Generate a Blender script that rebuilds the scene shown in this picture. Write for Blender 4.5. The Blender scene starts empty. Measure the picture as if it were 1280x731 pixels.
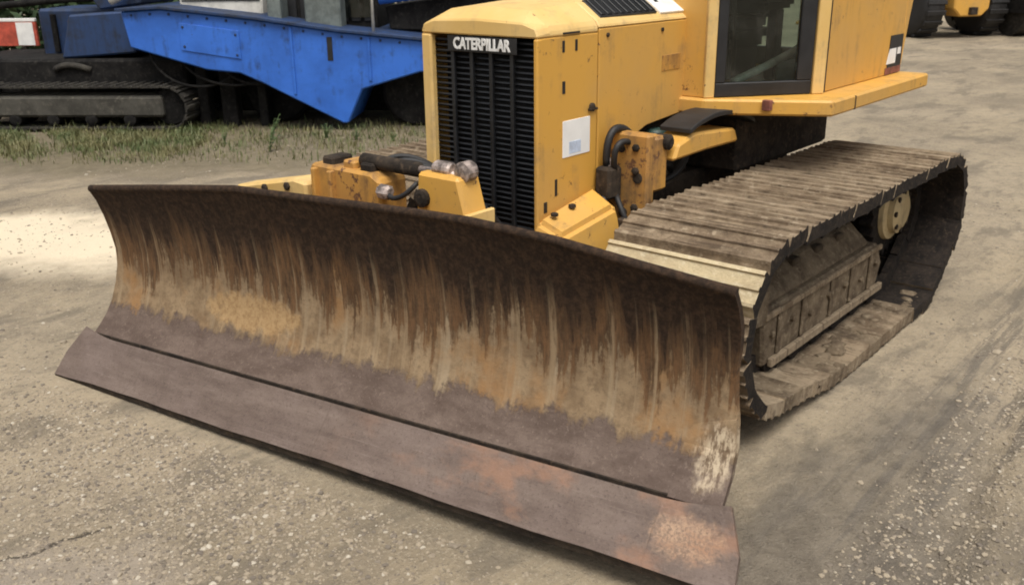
import bpy, bmesh, math, random
import numpy as np
from mathutils import Vector, Matrix
random.seed(7); rng = np.random.default_rng(11)
R = math.radians
scn = bpy.context.scene; COL = scn.collection

# ------------------------------------------------------------------ camera, sky, sun, exposure
cam = bpy.data.cameras.new('camera'); camo = bpy.data.objects.new('camera', cam); COL.objects.link(camo)
cam.sensor_width = 36; cam.lens = 36 * 1180 / 1280; cam.clip_start = .05; cam.clip_end = 3000
_p, _roll, _yaw = 0.342, 0.012, 3.845
fw = Vector((math.cos(_yaw) * math.cos(_p), math.sin(_yaw) * math.cos(_p), -math.sin(_p)))
rt = fw.cross(Vector((0, 0, 1))).normalized(); dn = fw.cross(rt)
r2 = math.cos(_roll) * rt + math.sin(_roll) * dn; d2 = -math.sin(_roll) * rt + math.cos(_roll) * dn
M = Matrix((r2, -d2, -fw)).transposed().to_4x4(); M.translation = (1.948, 2.629, 1.834)
camo.matrix_world = M
scn.camera = camo
cam.dof.use_dof = True; cam.dof.focus_distance = 4.0; cam.dof.aperture_fstop = 5.6

SUN_EL, SUN_AZ = R(66), R(48)          # direction the light comes from, azimuth from +X
w = bpy.data.worlds.new('World'); scn.world = w; w.use_nodes = True
nt = w.node_tree; nt.nodes.clear()
sky = nt.nodes.new('ShaderNodeTexSky'); sky.sky_type = 'NISHITA'; sky.sun_disc = False
sky.sun_elevation = SUN_EL; sky.sun_rotation = R(90) - SUN_AZ; sky.dust_density = 6; sky.air_density = 1.2; sky.ozone_density = 1
hs = nt.nodes.new('ShaderNodeHueSaturation'); hs.inputs['Saturation'].default_value = .30
bg = nt.nodes.new('ShaderNodeBackground'); bg.inputs['Strength'].default_value = .105
wo = nt.nodes.new('ShaderNodeOutputWorld')
nt.links.new(sky.outputs[0], hs.inputs['Color']); nt.links.new(hs.outputs[0], bg.inputs[0]); nt.links.new(bg.outputs[0], wo.inputs[0])
sun = bpy.data.lights.new('sun', 'SUN'); sun.energy = 1.95; sun.angle = R(34); sun.color = (1, .95, .87)
suno = bpy.data.objects.new('sun', sun); COL.objects.link(suno)
sd = Vector((math.cos(SUN_EL) * math.cos(SUN_AZ), math.cos(SUN_EL) * math.sin(SUN_AZ), math.sin(SUN_EL)))
suno.rotation_euler = sd.to_track_quat('Z', 'Y').to_euler(); suno.location = sd * 20
scn.render.engine = 'CYCLES'
scn.view_settings.view_transform = 'Standard'; scn.view_settings.look = 'None'
scn.view_settings.exposure = 0.36; scn.view_settings.gamma = 1
scn.cycles.filter_width = 1.9

# ------------------------------------------------------------------ node helpers
class G:
    def __init__(s, name):
        s.m = bpy.data.materials.new(name); s.m.use_nodes = True; s.t = s.m.node_tree; s.t.nodes.clear()
        s.out = s.n('ShaderNodeOutputMaterial'); s.p = s.n('ShaderNodeBsdfPrincipled')
        s.l(s.p.outputs[0], s.out.inputs[0])
    def n(s, t): return s.t.nodes.new(t)
    def l(s, a, b): s.t.links.new(a, b)
    def put(s, sock, v):
        if hasattr(v, 'is_linked') or isinstance(v, bpy.types.NodeSocket): s.l(v, sock)
        elif isinstance(v, (tuple, list)) and sock.type == 'RGBA': sock.default_value = (*v[:3], 1)
        else: sock.default_value = v
    def pos(s): return s.n('ShaderNodeNewGeometry').outputs['Position']
    def nrm(s): return s.n('ShaderNodeNewGeometry').outputs['Normal']
    def obj(s): return s.n('ShaderNodeTexCoord').outputs['Object']
    def sep(s, v):
        n = s.n('ShaderNodeSeparateXYZ'); s.l(v, n.inputs[0]); return n.outputs
    def comb(s, x, y, z):
        n = s.n('ShaderNodeCombineXYZ')
        for i, v in enumerate((x, y, z)): s.put(n.inputs[i], v)
        return n.outputs[0]
    def mp(s, v, scale=(1, 1, 1), loc=(0, 0, 0), rot=(0, 0, 0)):
        n = s.n('ShaderNodeMapping'); s.l(v, n.inputs[0]); n.inputs['Scale'].default_value = scale
        n.inputs['Location'].default_value = loc; n.inputs['Rotation'].default_value = rot; return n.outputs[0]
    def noise(s, v, scale=5, detail=4, rough=.55, dist=0):
        n = s.n('ShaderNodeTexNoise'); s.l(v, n.inputs['Vector']); n.inputs['Scale'].default_value = scale
        n.inputs['Detail'].default_value = detail; n.inputs['Roughness'].default_value = rough; n.inputs['Distortion'].default_value = dist
        return n.outputs['Fac']
    def vor(s, v, scale=5, feature='F1', out='Distance'):
        n = s.n('ShaderNodeTexVoronoi'); s.l(v, n.inputs['Vector']); n.feature = feature; n.inputs['Scale'].default_value = scale
        return n.outputs[out]
    def ma(s, op, a, b=0.0, c=None):
        n = s.n('ShaderNodeMath'); n.operation = op; s.put(n.inputs[0], a); s.put(n.inputs[1], b)
        if c is not None: s.put(n.inputs[2], c)
        return n.outputs[0]
    def ss(s, v, a, b):                       # smooth 0..1 between a and b
        n = s.n('ShaderNodeMapRange'); n.interpolation_type = 'SMOOTHSTEP'; s.put(n.inputs[0], v)
        n.inputs[1].default_value = min(a, b); n.inputs[2].default_value = max(a, b)
        n.inputs[3].default_value = 0 if a < b else 1; n.inputs[4].default_value = 1 if a < b else 0
        return n.outputs[0]
    def mix(s, f, a, b):
        n = s.n('ShaderNodeMix'); n.data_type = 'RGBA'; s.put(n.inputs['Factor'], f); s.put(n.inputs[6], a); s.put(n.inputs[7], b)
        return n.outputs[2]
    def fin(s, col, rough=.7, metal=0.0, bump=None, strength=.4, dist=.01, spec=.5):
        s.put(s.p.inputs['Base Color'], col); s.put(s.p.inputs['Roughness'], rough); s.put(s.p.inputs['Metallic'], metal)
        s.p.inputs['Specular IOR Level'].default_value = spec
        if bump is not None:
            b = s.n('ShaderNodeBump'); b.inputs['Strength'].default_value = strength; b.inputs['Distance'].default_value = dist
            s.l(bump, b.inputs['Height']); s.l(b.outputs[0], s.p.inputs['Normal'])
        return s.m

def paint(name, base, dark, dirt, dirt_amt=.5, rust=(.13, .06, .03), rough=.45, chips=.5, scale=1.0, bump=.15, seed=0.0, streak=True):
    """weathered paint: fading, grime, vertical run marks and rust chips, in world space"""
    g = G(name); v = g.mp(g.pos(), (1, 1, 1), (seed, seed * .7, seed * .3))
    fade = g.noise(v, 2.2 * scale, 5, .6)
    c = g.mix(g.ss(fade, .38, .66), base, dark)
    gr = g.noise(v, 6 * scale, 8, .68)
    if streak:
        st = g.noise(g.mp(v, (11, 11, .9)), 1.6 * scale, 5, .6); gr = g.ma('ADD', g.ma('MULTIPLY', gr, .6), g.ma('MULTIPLY', st, .4))
    c = g.mix(g.ma('MULTIPLY', g.ss(gr, .62 - .22 * dirt_amt, .80 - .16 * dirt_amt), .85), c, dirt)
    ch = g.noise(v, 26 * scale, 7, .72); big = g.noise(v, 3.1 * scale, 3, .5)
    cm = g.ma('MULTIPLY', g.ss(ch, .66 - .06 * chips, .70 - .06 * chips), g.ss(big, .46, .60))
    c = g.mix(cm, c, rust)
    return g.fin(c, g.ma('ADD', g.ma('MULTIPLY', gr, .5), rough - .15), 0, g.ma('SUBTRACT', g.noise(v, 40, 4, .6), g.ma('MULTIPLY', cm, .6)), bump, .004)

def grime(name, a, b, c3, scale=6.0, rough=.9, bump=.6, dist=.012, fine=60.0, seed=0.0):
    """caked earth or rusty steel: three tones"""
    g = G(name); v = g.mp(g.pos(), (1, 1, 1), (seed, seed, seed))
    n1 = g.noise(v, scale, 8, .66); n2 = g.noise(v, scale * 3.7, 6, .7)
    c = g.mix(g.ss(n1, .36, .64), a, b); c = g.mix(g.ss(n2, .50, .72), c, c3)
    return g.fin(c, rough, 0, g.ma('ADD', n1, g.ma('MULTIPLY', g.noise(v, fine, 5, .7), .4)), bump, dist, .2)

def plain(name, col, rough=.5, metal=0.0, var=.25, scale=9, bump=.2):
    g = G(name); v = g.pos(); n = g.noise(v, scale, 6, .65)
    d = tuple(x * (1 - var) for x in col); e = tuple(min(1, x * (1 + var)) for x in col)
    return g.fin(g.mix(g.ss(n, .35, .65), d, e), g.ma('ADD', g.ma('MULTIPLY', n, .3), rough - .15), metal, g.noise(v, 55, 4, .6), bump, .003)

YEL = paint('yellow_paint', (.64, .345, .062), (.58, .33, .085), (.32, .20, .08), .54, rough=.42, chips=.8)
YEL_PALE = paint('pale_yellow_paint', (.72, .50, .20), (.66, .43, .14), (.34, .24, .13), .55, rough=.5, seed=3.1)  # paler yellow: hood top, left grille post, pillars, brace, flange
YEL_OR = paint('grimy_yellow_paint', (.56, .285, .055), (.44, .225, .06), (.12, .072, .038), .95, rough=.55, chips=1.8, seed=5.5)
HUBM = paint('muddy_pale_hub', (.62, .48, .26), (.50, .38, .20), (.22, .16, .10), .8, seed=6.2)
BLACK = plain('black_paint', (.014, .014, .015), .5)
GRILLE = plain('grille_black', (.012, .013, .015), .42)
RUBBER = plain('black_rubber', (.016, .015, .015), .62)
DARKST = grime('oily_steel_and_shade', (.020, .016, .013), (.05, .038, .028), (.085, .06, .04), 9)
def shoe_mat():
    g = G('muddy_track_steel'); v = g.pos(); oi = g.n('ShaderNodeObjectInfo').outputs['Random']
    n1 = g.noise(v, 8, 8, .68); n2 = g.noise(v, 34, 7, .74); ln = g.noise(g.mp(g.obj(), (55, 3, 10)), 1.0, 5, .7)
    c = g.mix(g.ss(n1, .36, .62), (.290, .222, .148), (.150, .108, .070)); c = g.mix(g.ma('MULTIPLY', g.ss(oi, .2, 1.0), .55), c, (.36, .285, .195))
    c = g.mix(g.ma('MULTIPLY', g.ss(n2, .50, .68), .75), c, (.085, .058, .038)); c = g.mix(g.ma('MULTIPLY', g.ss(ln, .52, .64), .7), c, (.07, .05, .034))
    c = g.mix(g.ma('MULTIPLY', g.ss(g.noise(v, 17, 6, .7), .54, .68), .7), c, (.43, .35, .245))
    return g.fin(c, .9, 0, g.ma('ADD', n1, g.ma('ADD', g.ma('MULTIPLY', n2, .8), g.ma('MULTIPLY', ln, -.4))), .9, .014, .2)
SHOE = shoe_mat()
CHAIN_SHADE = grime('dark_track_chain', (.012, .010, .009), (.026, .020, .016), (.06, .044, .03), 14)  # chain steel, also the painted shade on shoe ends and inner faces
MUDD = grime('dark_mud', (.10, .075, .05), (.06, .045, .03), (.15, .11, .075), 9)
MUDF = grime('mud_caked_frame', (.235, .180, .120), (.110, .080, .053), (.33, .265, .18), 8.5, .95, 1.0, .035)
PALEMUD = grime('pale_dried_mud', (.52, .43, .27), (.40, .32, .20), (.60, .52, .36), 8, .95, .8, .015, seed=4)
CHROME = plain('worn_chrome', (.34, .28, .25), .55, .5, .6, 30)
WHITE = plain('white_enamel', (.78, .77, .74), .45, 0, .08)
DIRTYW = plain('dirty_white_panel', (.58, .56, .50), .6, 0, .2, 5)
STICK = plain('white_sticker', (.84, .84, .82), .4, 0, .04)
STICKB = plain('pale_blue_print', (.50, .58, .72), .45, 0, .15, 30)
DULLRED = plain('dull_red_brown', (.20, .07, .05), .7, 0, .4, 20)
REDP = plain('faded_red', (.42, .07, .04), .6, 0, .3)
TEAL = plain('hose_green', (.03, .06, .05), .5)
SEAT = plain('dark_upholstery', (.018, .019, .02), .75)
GREYIN = plain('cab_grey_trim', (.13, .15, .14), .6)
PALEBAR = plain('pale_rail', (.80, .82, .72), .4)
BEAM = grime('dusty_grey_beam', (.085, .080, .068), (.05, .047, .040), (.12, .11, .09), 4)
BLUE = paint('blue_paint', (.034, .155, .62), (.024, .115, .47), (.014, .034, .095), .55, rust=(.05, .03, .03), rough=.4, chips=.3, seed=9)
BLUE_SHADE = paint('shaded_grimy_blue', (.012, .038, .115), (.014, .026, .06), (.012, .014, .017), .8, rough=.55, seed=12)  # grimier, darker blue with the rear body's shade painted in
UNDER = grime('dark_undercarriage', (.007, .0065, .0065), (.016, .015, .014), (.035, .032, .028), 6)
UNDER2 = grime('dusty_grey_crawler', (.052, .048, .041), (.026, .024, .022), (.085, .077, .062), 4)

def glass_mat():
    g = G('tinted_glass'); g.t.nodes.remove(g.p)
    tr = g.n('ShaderNodeBsdfTransparent'); tr.inputs[0].default_value = (.74, .80, .77, 1)
    gl = g.n('ShaderNodeBsdfGlossy'); gl.inputs['Roughness'].default_value = .06
    fr = g.n('ShaderNodeFresnel'); fr.inputs[0].default_value = 1.5
    du = g.n('ShaderNodeBsdfDiffuse'); du.inputs[0].default_value = (.30, .29, .25, 1)
    mx = g.n('ShaderNodeMixShader'); g.l(fr.outputs[0], mx.inputs[0]); g.l(tr.outputs[0], mx.inputs[1]); g.l(gl.outputs[0], mx.inputs[2])
    m2 = g.n('ShaderNodeMixShader'); dust = g.ma('MULTIPLY', g.ss(g.noise(g.pos(), 7, 7, .7), .48, .8), .14)
    g.l(dust, m2.inputs[0]); g.l(mx.outputs[0], m2.inputs[1]); g.l(du.outputs[0], m2.inputs[2]); g.l(m2.outputs[0], g.out.inputs[0])
    return g.m
GLASS = glass_mat()

def moldboard_mat():
    g = G('streaked_rusty_moldboard'); o = g.obj(); x, y, z = g.sep(o)
    def n1(freq, seed, det=4, ro=.65): return g.noise(g.comb(g.ma('MULTIPLY', y, freq), seed, 0.0), 1.0, det, ro)
    rag = g.noise(g.comb(g.ma('MULTIPLY', y, 46.0), 2.2, g.ma('MULTIPLY', z, 7.0)), 1.0, 6, .72)       # ragged fine run marks
    fine = g.noise(o, 42, 7, .74); med = g.noise(o, 9, 7, .7)
    edge = g.ma('ADD', g.ma('MULTIPLY', g.ma('SUBTRACT', rag, .5), .55), g.ma('MULTIPLY', g.ma('SUBTRACT', fine, .5), .16))
    zz = g.ma('ADD', z, edge)
    # dried mud below
    c = g.mix(g.ss(med, .36, .66), (.30, .215, .128), (.185, .125, .072))
    c = g.mix(g.ma('MULTIPLY', g.ss(fine, .48, .66), .55), c, (.125, .085, .052))
    c = g.mix(g.ma('MULTIPLY', g.ss(n1(13, 5.1), .52, .66), .6), c, (.36, .285, .19))
    c = g.mix(g.ma('MULTIPLY', g.ss(g.noise(g.mp(o, (1, 1.3, 1.1)), 2.3, 5, .62), .50, .66), .7), c, (.31, .165, .065))
    # drips of rust: each column hangs down to its own length
    L1 = g.ma('ADD', -.04, g.ma('ADD', g.ma('MULTIPLY', n1(3.1, 1.3), .55), g.ma('MULTIPLY', n1(15, 8.3), .48)))
    d1 = g.ss(g.ma('SUBTRACT', zz, L1), -.02, .07)
    c = g.mix(g.ma('MULTIPLY', d1, .88), c, g.mix(g.ss(rag, .40, .62), (.055, .030, .016), (.150, .078, .036)))
    L2 = g.ma('ADD', .145, g.ma('ADD', g.ma('MULTIPLY', n1(4.3, 3.7), .50), g.ma('MULTIPLY', n1(19, 9.9), .46)))
    d2 = g.ss(g.ma('SUBTRACT', zz, L2), -.02, .09)
    c = g.mix(g.ma('MULTIPLY', d2, .93), c, g.mix(g.ss(fine, .40, .66), (.018, .012, .009), (.060, .036, .022)))
    # bare tan tongues left between the drips
    t1 = g.ma('MULTIPLY', g.ss(n1(23, 14.2), .56, .66), g.ss(z, .80, .55))
    c = g.mix(g.ma('MULTIPLY', t1, g.ma('MULTIPLY', g.ss(rag, .36, .56), .8)), c, (.31, .228, .138))
    def blob(cy, cz, ry, rz, e0, e1):
        d = g.ma('ADD', g.ma('POWER', g.ma('DIVIDE', g.ma('SUBTRACT', y, cy), ry), 2.0), g.ma('POWER', g.ma('DIVIDE', g.ma('SUBTRACT', z, cz), rz), 2.0))
        d = g.ma('ADD', d, g.ma('MULTIPLY', g.ma('SUBTRACT', g.noise(o, 16, 6, .7), .5), 2.4))
        return g.ss(d, e1, e0)
    c = g.mix(g.ma('MULTIPLY', blob(-.60, .385, .32, .085, .4, 1.1), .8), c, g.mix(g.ss(fine, .4, .65), (.43, .285, .14), (.30, .185, .085)))
    # scraped lower band with long side-to-side scratches
    lw = g.ma('ADD', z, g.ma('ADD', g.ma('MULTIPLY', g.ma('SUBTRACT', n1(17, 6.6), .5), .11), g.ma('ADD', g.ma('MULTIPLY', g.ma('SUBTRACT', n1(4, 2.6), .5), .10), g.ma('ADD', g.ma('MULTIPLY', g.ma('SUBTRACT', med, .5), .14), g.ma('MULTIPLY', g.ma('SUBTRACT', fine, .5), .09)))))
    scr = g.noise(g.mp(o, (1, 1.2, 70)), 1.0, 6, .7)
    steel = g.mix(g.ss(g.noise(g.mp(o, (1, .6, 1.6)), 8, 8, .7), .35, .66), (.095, .066, .052), (.155, .114, .092))
    steel = g.mix(g.ma('MULTIPLY', g.ss(scr, .54, .68), .22), steel, (.085, .058, .044)); steel = g.mix(g.ma('MULTIPLY', g.ss(g.noise(o, 90, 5, .78), .54, .66), .6), steel, (.065, .044, .034)); steel = g.mix(g.ma('MULTIPLY', g.ss(g.noise(o, 60, 5, .75), .44, .34), .35), steel, (.27, .21, .17))
    low = g.ss(lw, .310, .275)
    c = g.mix(low, c, steel)
    c = g.mix(g.ma('MULTIPLY', blob(1.495, .295, .075, .105, .2, 1.1), .9), c, g.mix(g.ss(g.noise(g.mp(o, (1, 2.5, 1)), 22, 5, .7), .42, .6), (.54, .44, .31), (.16, .11, .07)))
    rough = g.ma('SUBTRACT', .88, g.ma('MULTIPLY', low, .33))
    bh = g.ma('ADD', g.ma('ADD', g.ma('MULTIPLY', fine, .8), g.ma('MULTIPLY', med, .6)), g.ma('SUBTRACT', g.ma('MULTIPLY', d1, -.25), g.ma('MULTIPLY', low, .4)))
    return g.fin(c, rough, 0, bh, .6, .008, .22)
MOLD = moldboard_mat()

def edge_mat():
    g = G('scraped_edge_steel'); o = g.obj(); x, y, z = g.sep(o)
    n = g.noise(g.mp(o, (1, .5, 2.5)), 6, 8, .68); n2 = g.noise(o, 30, 6, .7)
    c = g.mix(g.ss(n, .32, .68), (.118, .083, .066), (.190, .142, .116))
    scr = g.noise(g.mp(o, (150, 3, 150), (0, 0, 0), (.06, 0, 0)), 1.0, 4, .7); pit = g.noise(o, 95, 5, .78); cl = g.noise(o, 2.4, 6, .66)
    c = g.mix(g.ma('MULTIPLY', g.ss(cl, .45, .64), .5), c, (.20, .150, .128))
    c = g.mix(g.ma('MULTIPLY', g.ss(scr, .56, .70), .28), c, (.08, .056, .045)); c = g.mix(g.ma('MULTIPLY', g.ss(scr, .42, .30), .28), c, (.32, .26, .22))
    c = g.mix(g.ma('MULTIPLY', g.ss(pit, .54, .66), .65), c, (.065, .043, .033)); c = g.mix(g.ma('MULTIPLY', g.ss(pit, .42, .32), .4), c, (.30, .235, .19))
    c = g.mix(g.ma('MULTIPLY', g.ss(n2, .52, .74), .5), c, (.10, .07, .058))
    rp = g.ma('MULTIPLY', g.ss(g.noise(g.mp(o, (1, 1, 2.2), (2.1, .62, .3)), 3.2, 6, .62), .50, .66), g.ss(y, -.2, .9))
    c = g.mix(g.ma('MULTIPLY', rp, .6), c, (.33, .175, .105))
    bright = g.ss(g.ma('ADD', g.ma('POWER', g.ma('DIVIDE', g.ma('SUBTRACT', y, 1.49), .13), 2.0), g.ma('ADD', g.ma('POWER', g.ma('DIVIDE', g.ma('SUBTRACT', z, .10), .055), 2.0), g.ma('MULTIPLY', g.ma('SUBTRACT', n2, .5), 2.5))), 1.3, .2)
    c = g.mix(g.ma('MULTIPLY', bright, g.ma('ADD', .30, g.ma('MULTIPLY', g.ss(pit, .60, .40), .5))), c, g.mix(g.ss(n, .4, .6), (.50, .33, .21), (.38, .21, .12)))
    return g.fin(c, g.ma('ADD', .42, g.ma('MULTIPLY', n, .3)), .15, g.ma('ADD', g.ma('ADD', n2, n), pit), .5, .005)
EDGE = edge_mat()

# ------------------------------------------------------------------ mesh helpers
def link(name, me, mat, parent=None, smooth=False, loc=None, rot=None):
    o = bpy.data.objects.new(name, me); COL.objects.link(o)
    if mat and not me.materials: me.materials.append(mat)
    if parent: o.parent = parent
    if loc is not None: o.location = loc
    if rot is not None: o.rotation_euler = rot
    if smooth:
        for p in me.polygons: p.use_smooth = True
    return o
def fin_bm(name, bm, mat, parent=None, bevel=0, smooth=False, seg=1, loc=None, rot=None):
    bmesh.ops.remove_doubles(bm, verts=bm.verts, dist=1e-5)
    bmesh.ops.recalc_face_normals(bm, faces=bm.faces)
    if bevel:
        ed = [e for e in bm.edges if len(e.link_faces) == 2 and e.calc_face_angle(0) > .5]
        bmesh.ops.bevel(bm, geom=ed, offset=bevel, segments=seg, affect='EDGES', clamp_overlap=True)
    me = bpy.data.meshes.new(name); bm.to_mesh(me); bm.free()
    return link(name, me, mat, parent, smooth, loc, rot)
def bm_box(bm, x0, x1, y0, y1, z0, z1, mtx=None):
    vs = [bm.verts.new((x, y, z)) for z in (z0, z1) for y in (y0, y1) for x in (x0, x1)]
    for f in ((0, 2, 3, 1), (4, 5, 7, 6), (0, 1, 5, 4), (2, 6, 7, 3), (0, 4, 6, 2), (1, 3, 7, 5)): bm.faces.new([vs[i] for i in f])
    if mtx: bmesh.ops.transform(bm, matrix=mtx, verts=vs)
    return vs
def box(name, mat, parent, x0, x1, y0, y1, z0, z1, bevel=.006, mtx=None, **k):
    bm = bmesh.new(); bm_box(bm, min(x0, x1), max(x0, x1), min(y0, y1), max(y0, y1), min(z0, z1), max(z0, z1), mtx); return fin_bm(name, bm, mat, parent, bevel, **k)
def bm_prism(bm, pts, a, b):
    """pts: 3D polygon; extruded from offset a to offset b (vectors)"""
    A = [bm.verts.new(Vector(p) + Vector(a)) for p in pts]; B = [bm.verts.new(Vector(p) + Vector(b)) for p in pts]
    n = len(pts); bm.faces.new(A); bm.faces.new(B[::-1])
    for i in range(n): bm.faces.new([A[i], B[i], B[(i + 1) % n], A[(i + 1) % n]])
def xz_prism(name, mat, parent, pts, y0, y1, bevel=.006, **k):
    bm = bmesh.new(); bm_prism(bm, [(x, 0, z) for x, z in pts], (0, y0, 0), (0, y1, 0)); return fin_bm(name, bm, mat, parent, bevel, **k)
def yz_prism(name, mat, parent, pts, x0, x1, bevel=.006, **k):
    bm = bmesh.new(); bm_prism(bm, [(0, y, z) for y, z in pts], (x0, 0, 0), (x1, 0, 0)); return fin_bm(name, bm, mat, parent, bevel, **k)
def xy_prism(name, mat, parent, pts, z0, z1, bevel=.006, **k):
    bm = bmesh.new(); bm_prism(bm, [(x, y, 0) for x, y in pts], (0, 0, z0), (0, 0, z1)); return fin_bm(name, bm, mat, parent, bevel, **k)
def bm_tube(bm, pts, r, seg=8, caps=True, closed=False):
    pts = [Vector(p) for p in pts]; rings = []; prev = None; N = len(pts)
    for i, p in enumerate(pts):
        if closed: d = pts[(i + 1) % N] - pts[i - 1]
        else: d = pts[min(i + 1, N - 1)] - pts[max(i - 1, 0)]
        d.normalize()
        if prev is None: u = d.orthogonal().normalized()
        else: u = (prev - d * prev.dot(d)).normalized()
        prev = u; v = d.cross(u); rr = r[i] if isinstance(r, (list, tuple)) else r
        rings.append([bm.verts.new(p + (u * math.cos(t) + v * math.sin(t)) * rr) for t in [2 * math.pi * k / seg for k in range(seg)]])
    for a, b in zip(rings, rings[1:] + ([rings[0]] if closed else [])):
        for k in range(seg): bm.faces.new([a[k], a[(k + 1) % seg], b[(k + 1) % seg], b[k]])
    if caps and not closed: bm.faces.new(rings[0][::-1]); bm.faces.new(rings[-1])
def tube(name, mat, parent, pts, r, seg=8, smooth=True):
    bm = bmesh.new(); bm_tube(bm, pts, r, seg); return fin_bm(name, bm, mat, parent, 0, smooth)
def bez(p0, p1, p2, p3, n=12):
    p0, p1, p2, p3 = map(Vector, (p0, p1, p2, p3)); o = []
    for i in range(n + 1):
        t = i / n; o.append(p0 * (1 - t) ** 3 + p1 * 3 * t * (1 - t) ** 2 + p2 * 3 * t * t * (1 - t) + p3 * t ** 3)
    return o
def bm_lathe(bm, prof, c, axis='Y', seg=24):
    """prof: (radius, offset) pairs round an axis through c"""
    rings = []
    for r, h in prof:
        ring = []
        for k in range(seg):
            t = 2 * math.pi * k / seg; a, b = r * math.cos(t), r * math.sin(t)
            v = {'Y': (a, h, b), 'X': (h, a, b), 'Z': (a, b, h)}[axis]; ring.append(bm.verts.new(Vector(c) + Vector(v)))
        rings.append(ring)
    for a, b in zip(rings, rings[1:]):
        for k in range(seg): bm.faces.new([a[k], a[(k + 1) % seg], b[(k + 1) % seg], b[k]])
    bm.faces.new(rings[0][::-1]); bm.faces.new(rings[-1])
def lathe(name, mat, parent, prof, c, axis='Y', seg=24, smooth=False, bevel=0):
    bm = bmesh.new(); bm_lathe(bm, prof, c, axis, seg); return fin_bm(name, bm, mat, parent, bevel, smooth)
def empty(name, loc=(0, 0, 0), rot=(0, 0, 0)):
    o = bpy.data.objects.new(name, None); COL.objects.link(o); o.location = loc; o.rotation_euler = rot; o.empty_display_size = .2; return o
def tag(o, label=None, cat=None, group=None, kind=None):
    for k, v in (('label', label), ('category', cat), ('group', group), ('kind', kind)):
        if v: o[k] = v
    return o
def text_mesh(name, body, size, mat, parent, mtx, extr=.002, bold=0.0, sx=1.0):
    cu = bpy.data.curves.new(name, 'FONT'); cu.body = body; cu.size = size; cu.extrude = extr; cu.offset = bold; cu.align_x = 'CENTER'; cu.align_y = 'CENTER'; cu.resolution_u = 3
    t = bpy.data.objects.new(name + '_tmp', cu); COL.objects.link(t)
    dg = bpy.context.evaluated_depsgraph_get(); dg.update()
    me = bpy.data.meshes.new_from_object(t.evaluated_get(dg)); bpy.data.objects.remove(t); bpy.data.curves.remove(cu)
    me.transform(mtx @ Matrix.Diagonal((sx, 1, 1, 1))); me.materials.clear(); return link(name, me, mat, parent)

# ------------------------------------------------------------------ ground
_dirs = [(math.cos(a), math.sin(a), f, p, amp) for a, f, p, amp in zip(rng.uniform(0, 6.28, 26), np.geomspace(.25, 9, 26), rng.uniform(0, 6.28, 26), np.geomspace(.020, .0022, 26))]
def gh(x, y):
    x = np.asarray(x, float); y = np.asarray(y, float); h = np.zeros_like(x)
    for c, s, f, p, a in _dirs: h += a * np.sin(f * 2 * (c * x + s * y) + p + .7 * np.sin(f * (s * x - c * y)))
    # level under the machine
    dx = np.maximum(np.abs(x + 1.75) - 2.0, 0); dy = np.maximum(np.abs(y) - 1.7, 0); d = np.hypot(dx, dy)
    fade = np.clip(d / .8, 0, 1); fade = fade * fade * (3 - 2 * fade)
    # wheel and track ruts leaving beside the machine
    rut = 0
    for off, dep in ((1.62, .016), (1.90, .026), (2.14, .020), (2.42, .016), (2.75, .026), (3.05, .018)):
        u = y - off - .10 * (x + 2) ; rut = rut - dep * np.exp(-(u / .075) ** 2) * (1 + .5 * np.sin(x * 26 + off * 9)) + dep * .5 * np.exp(-((u - .13) / .06) ** 2)
    rut = rut * np.clip((1.4 - x) / 1.0, 0, 1) * np.clip((x + 9) / 3, 0, 1)
    return np.clip(h, -.05, .05) * .55 * fade + rut * np.clip(d / .25, 0, 1)
def axis_vals(lo, hi, step, far):
    near = np.arange(lo, hi + 1e-6, step); k = np.geomspace(step * 2, far, 34)
    return np.concatenate([(lo - k)[::-1], near, hi + k])
gx = axis_vals(-7, 3.2, .036, 900); gy = axis_vals(-7, 4.2, .036, 900)
GX, GY = np.meshgrid(gx, gy, indexing='ij'); GZ = gh(GX, GY)
nx, ny = GX.shape; vid = np.arange(nx * ny).reshape(nx, ny)
faces = np.stack([vid[:-1, :-1], vid[1:, :-1], vid[1:, 1:], vid[:-1, 1:]], -1).reshape(-1, 4)
me = bpy.data.meshes.new('ground'); me.from_pydata(np.stack([GX, GY, GZ], -1).reshape(-1, 3).tolist(), [], faces.tolist())
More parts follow.
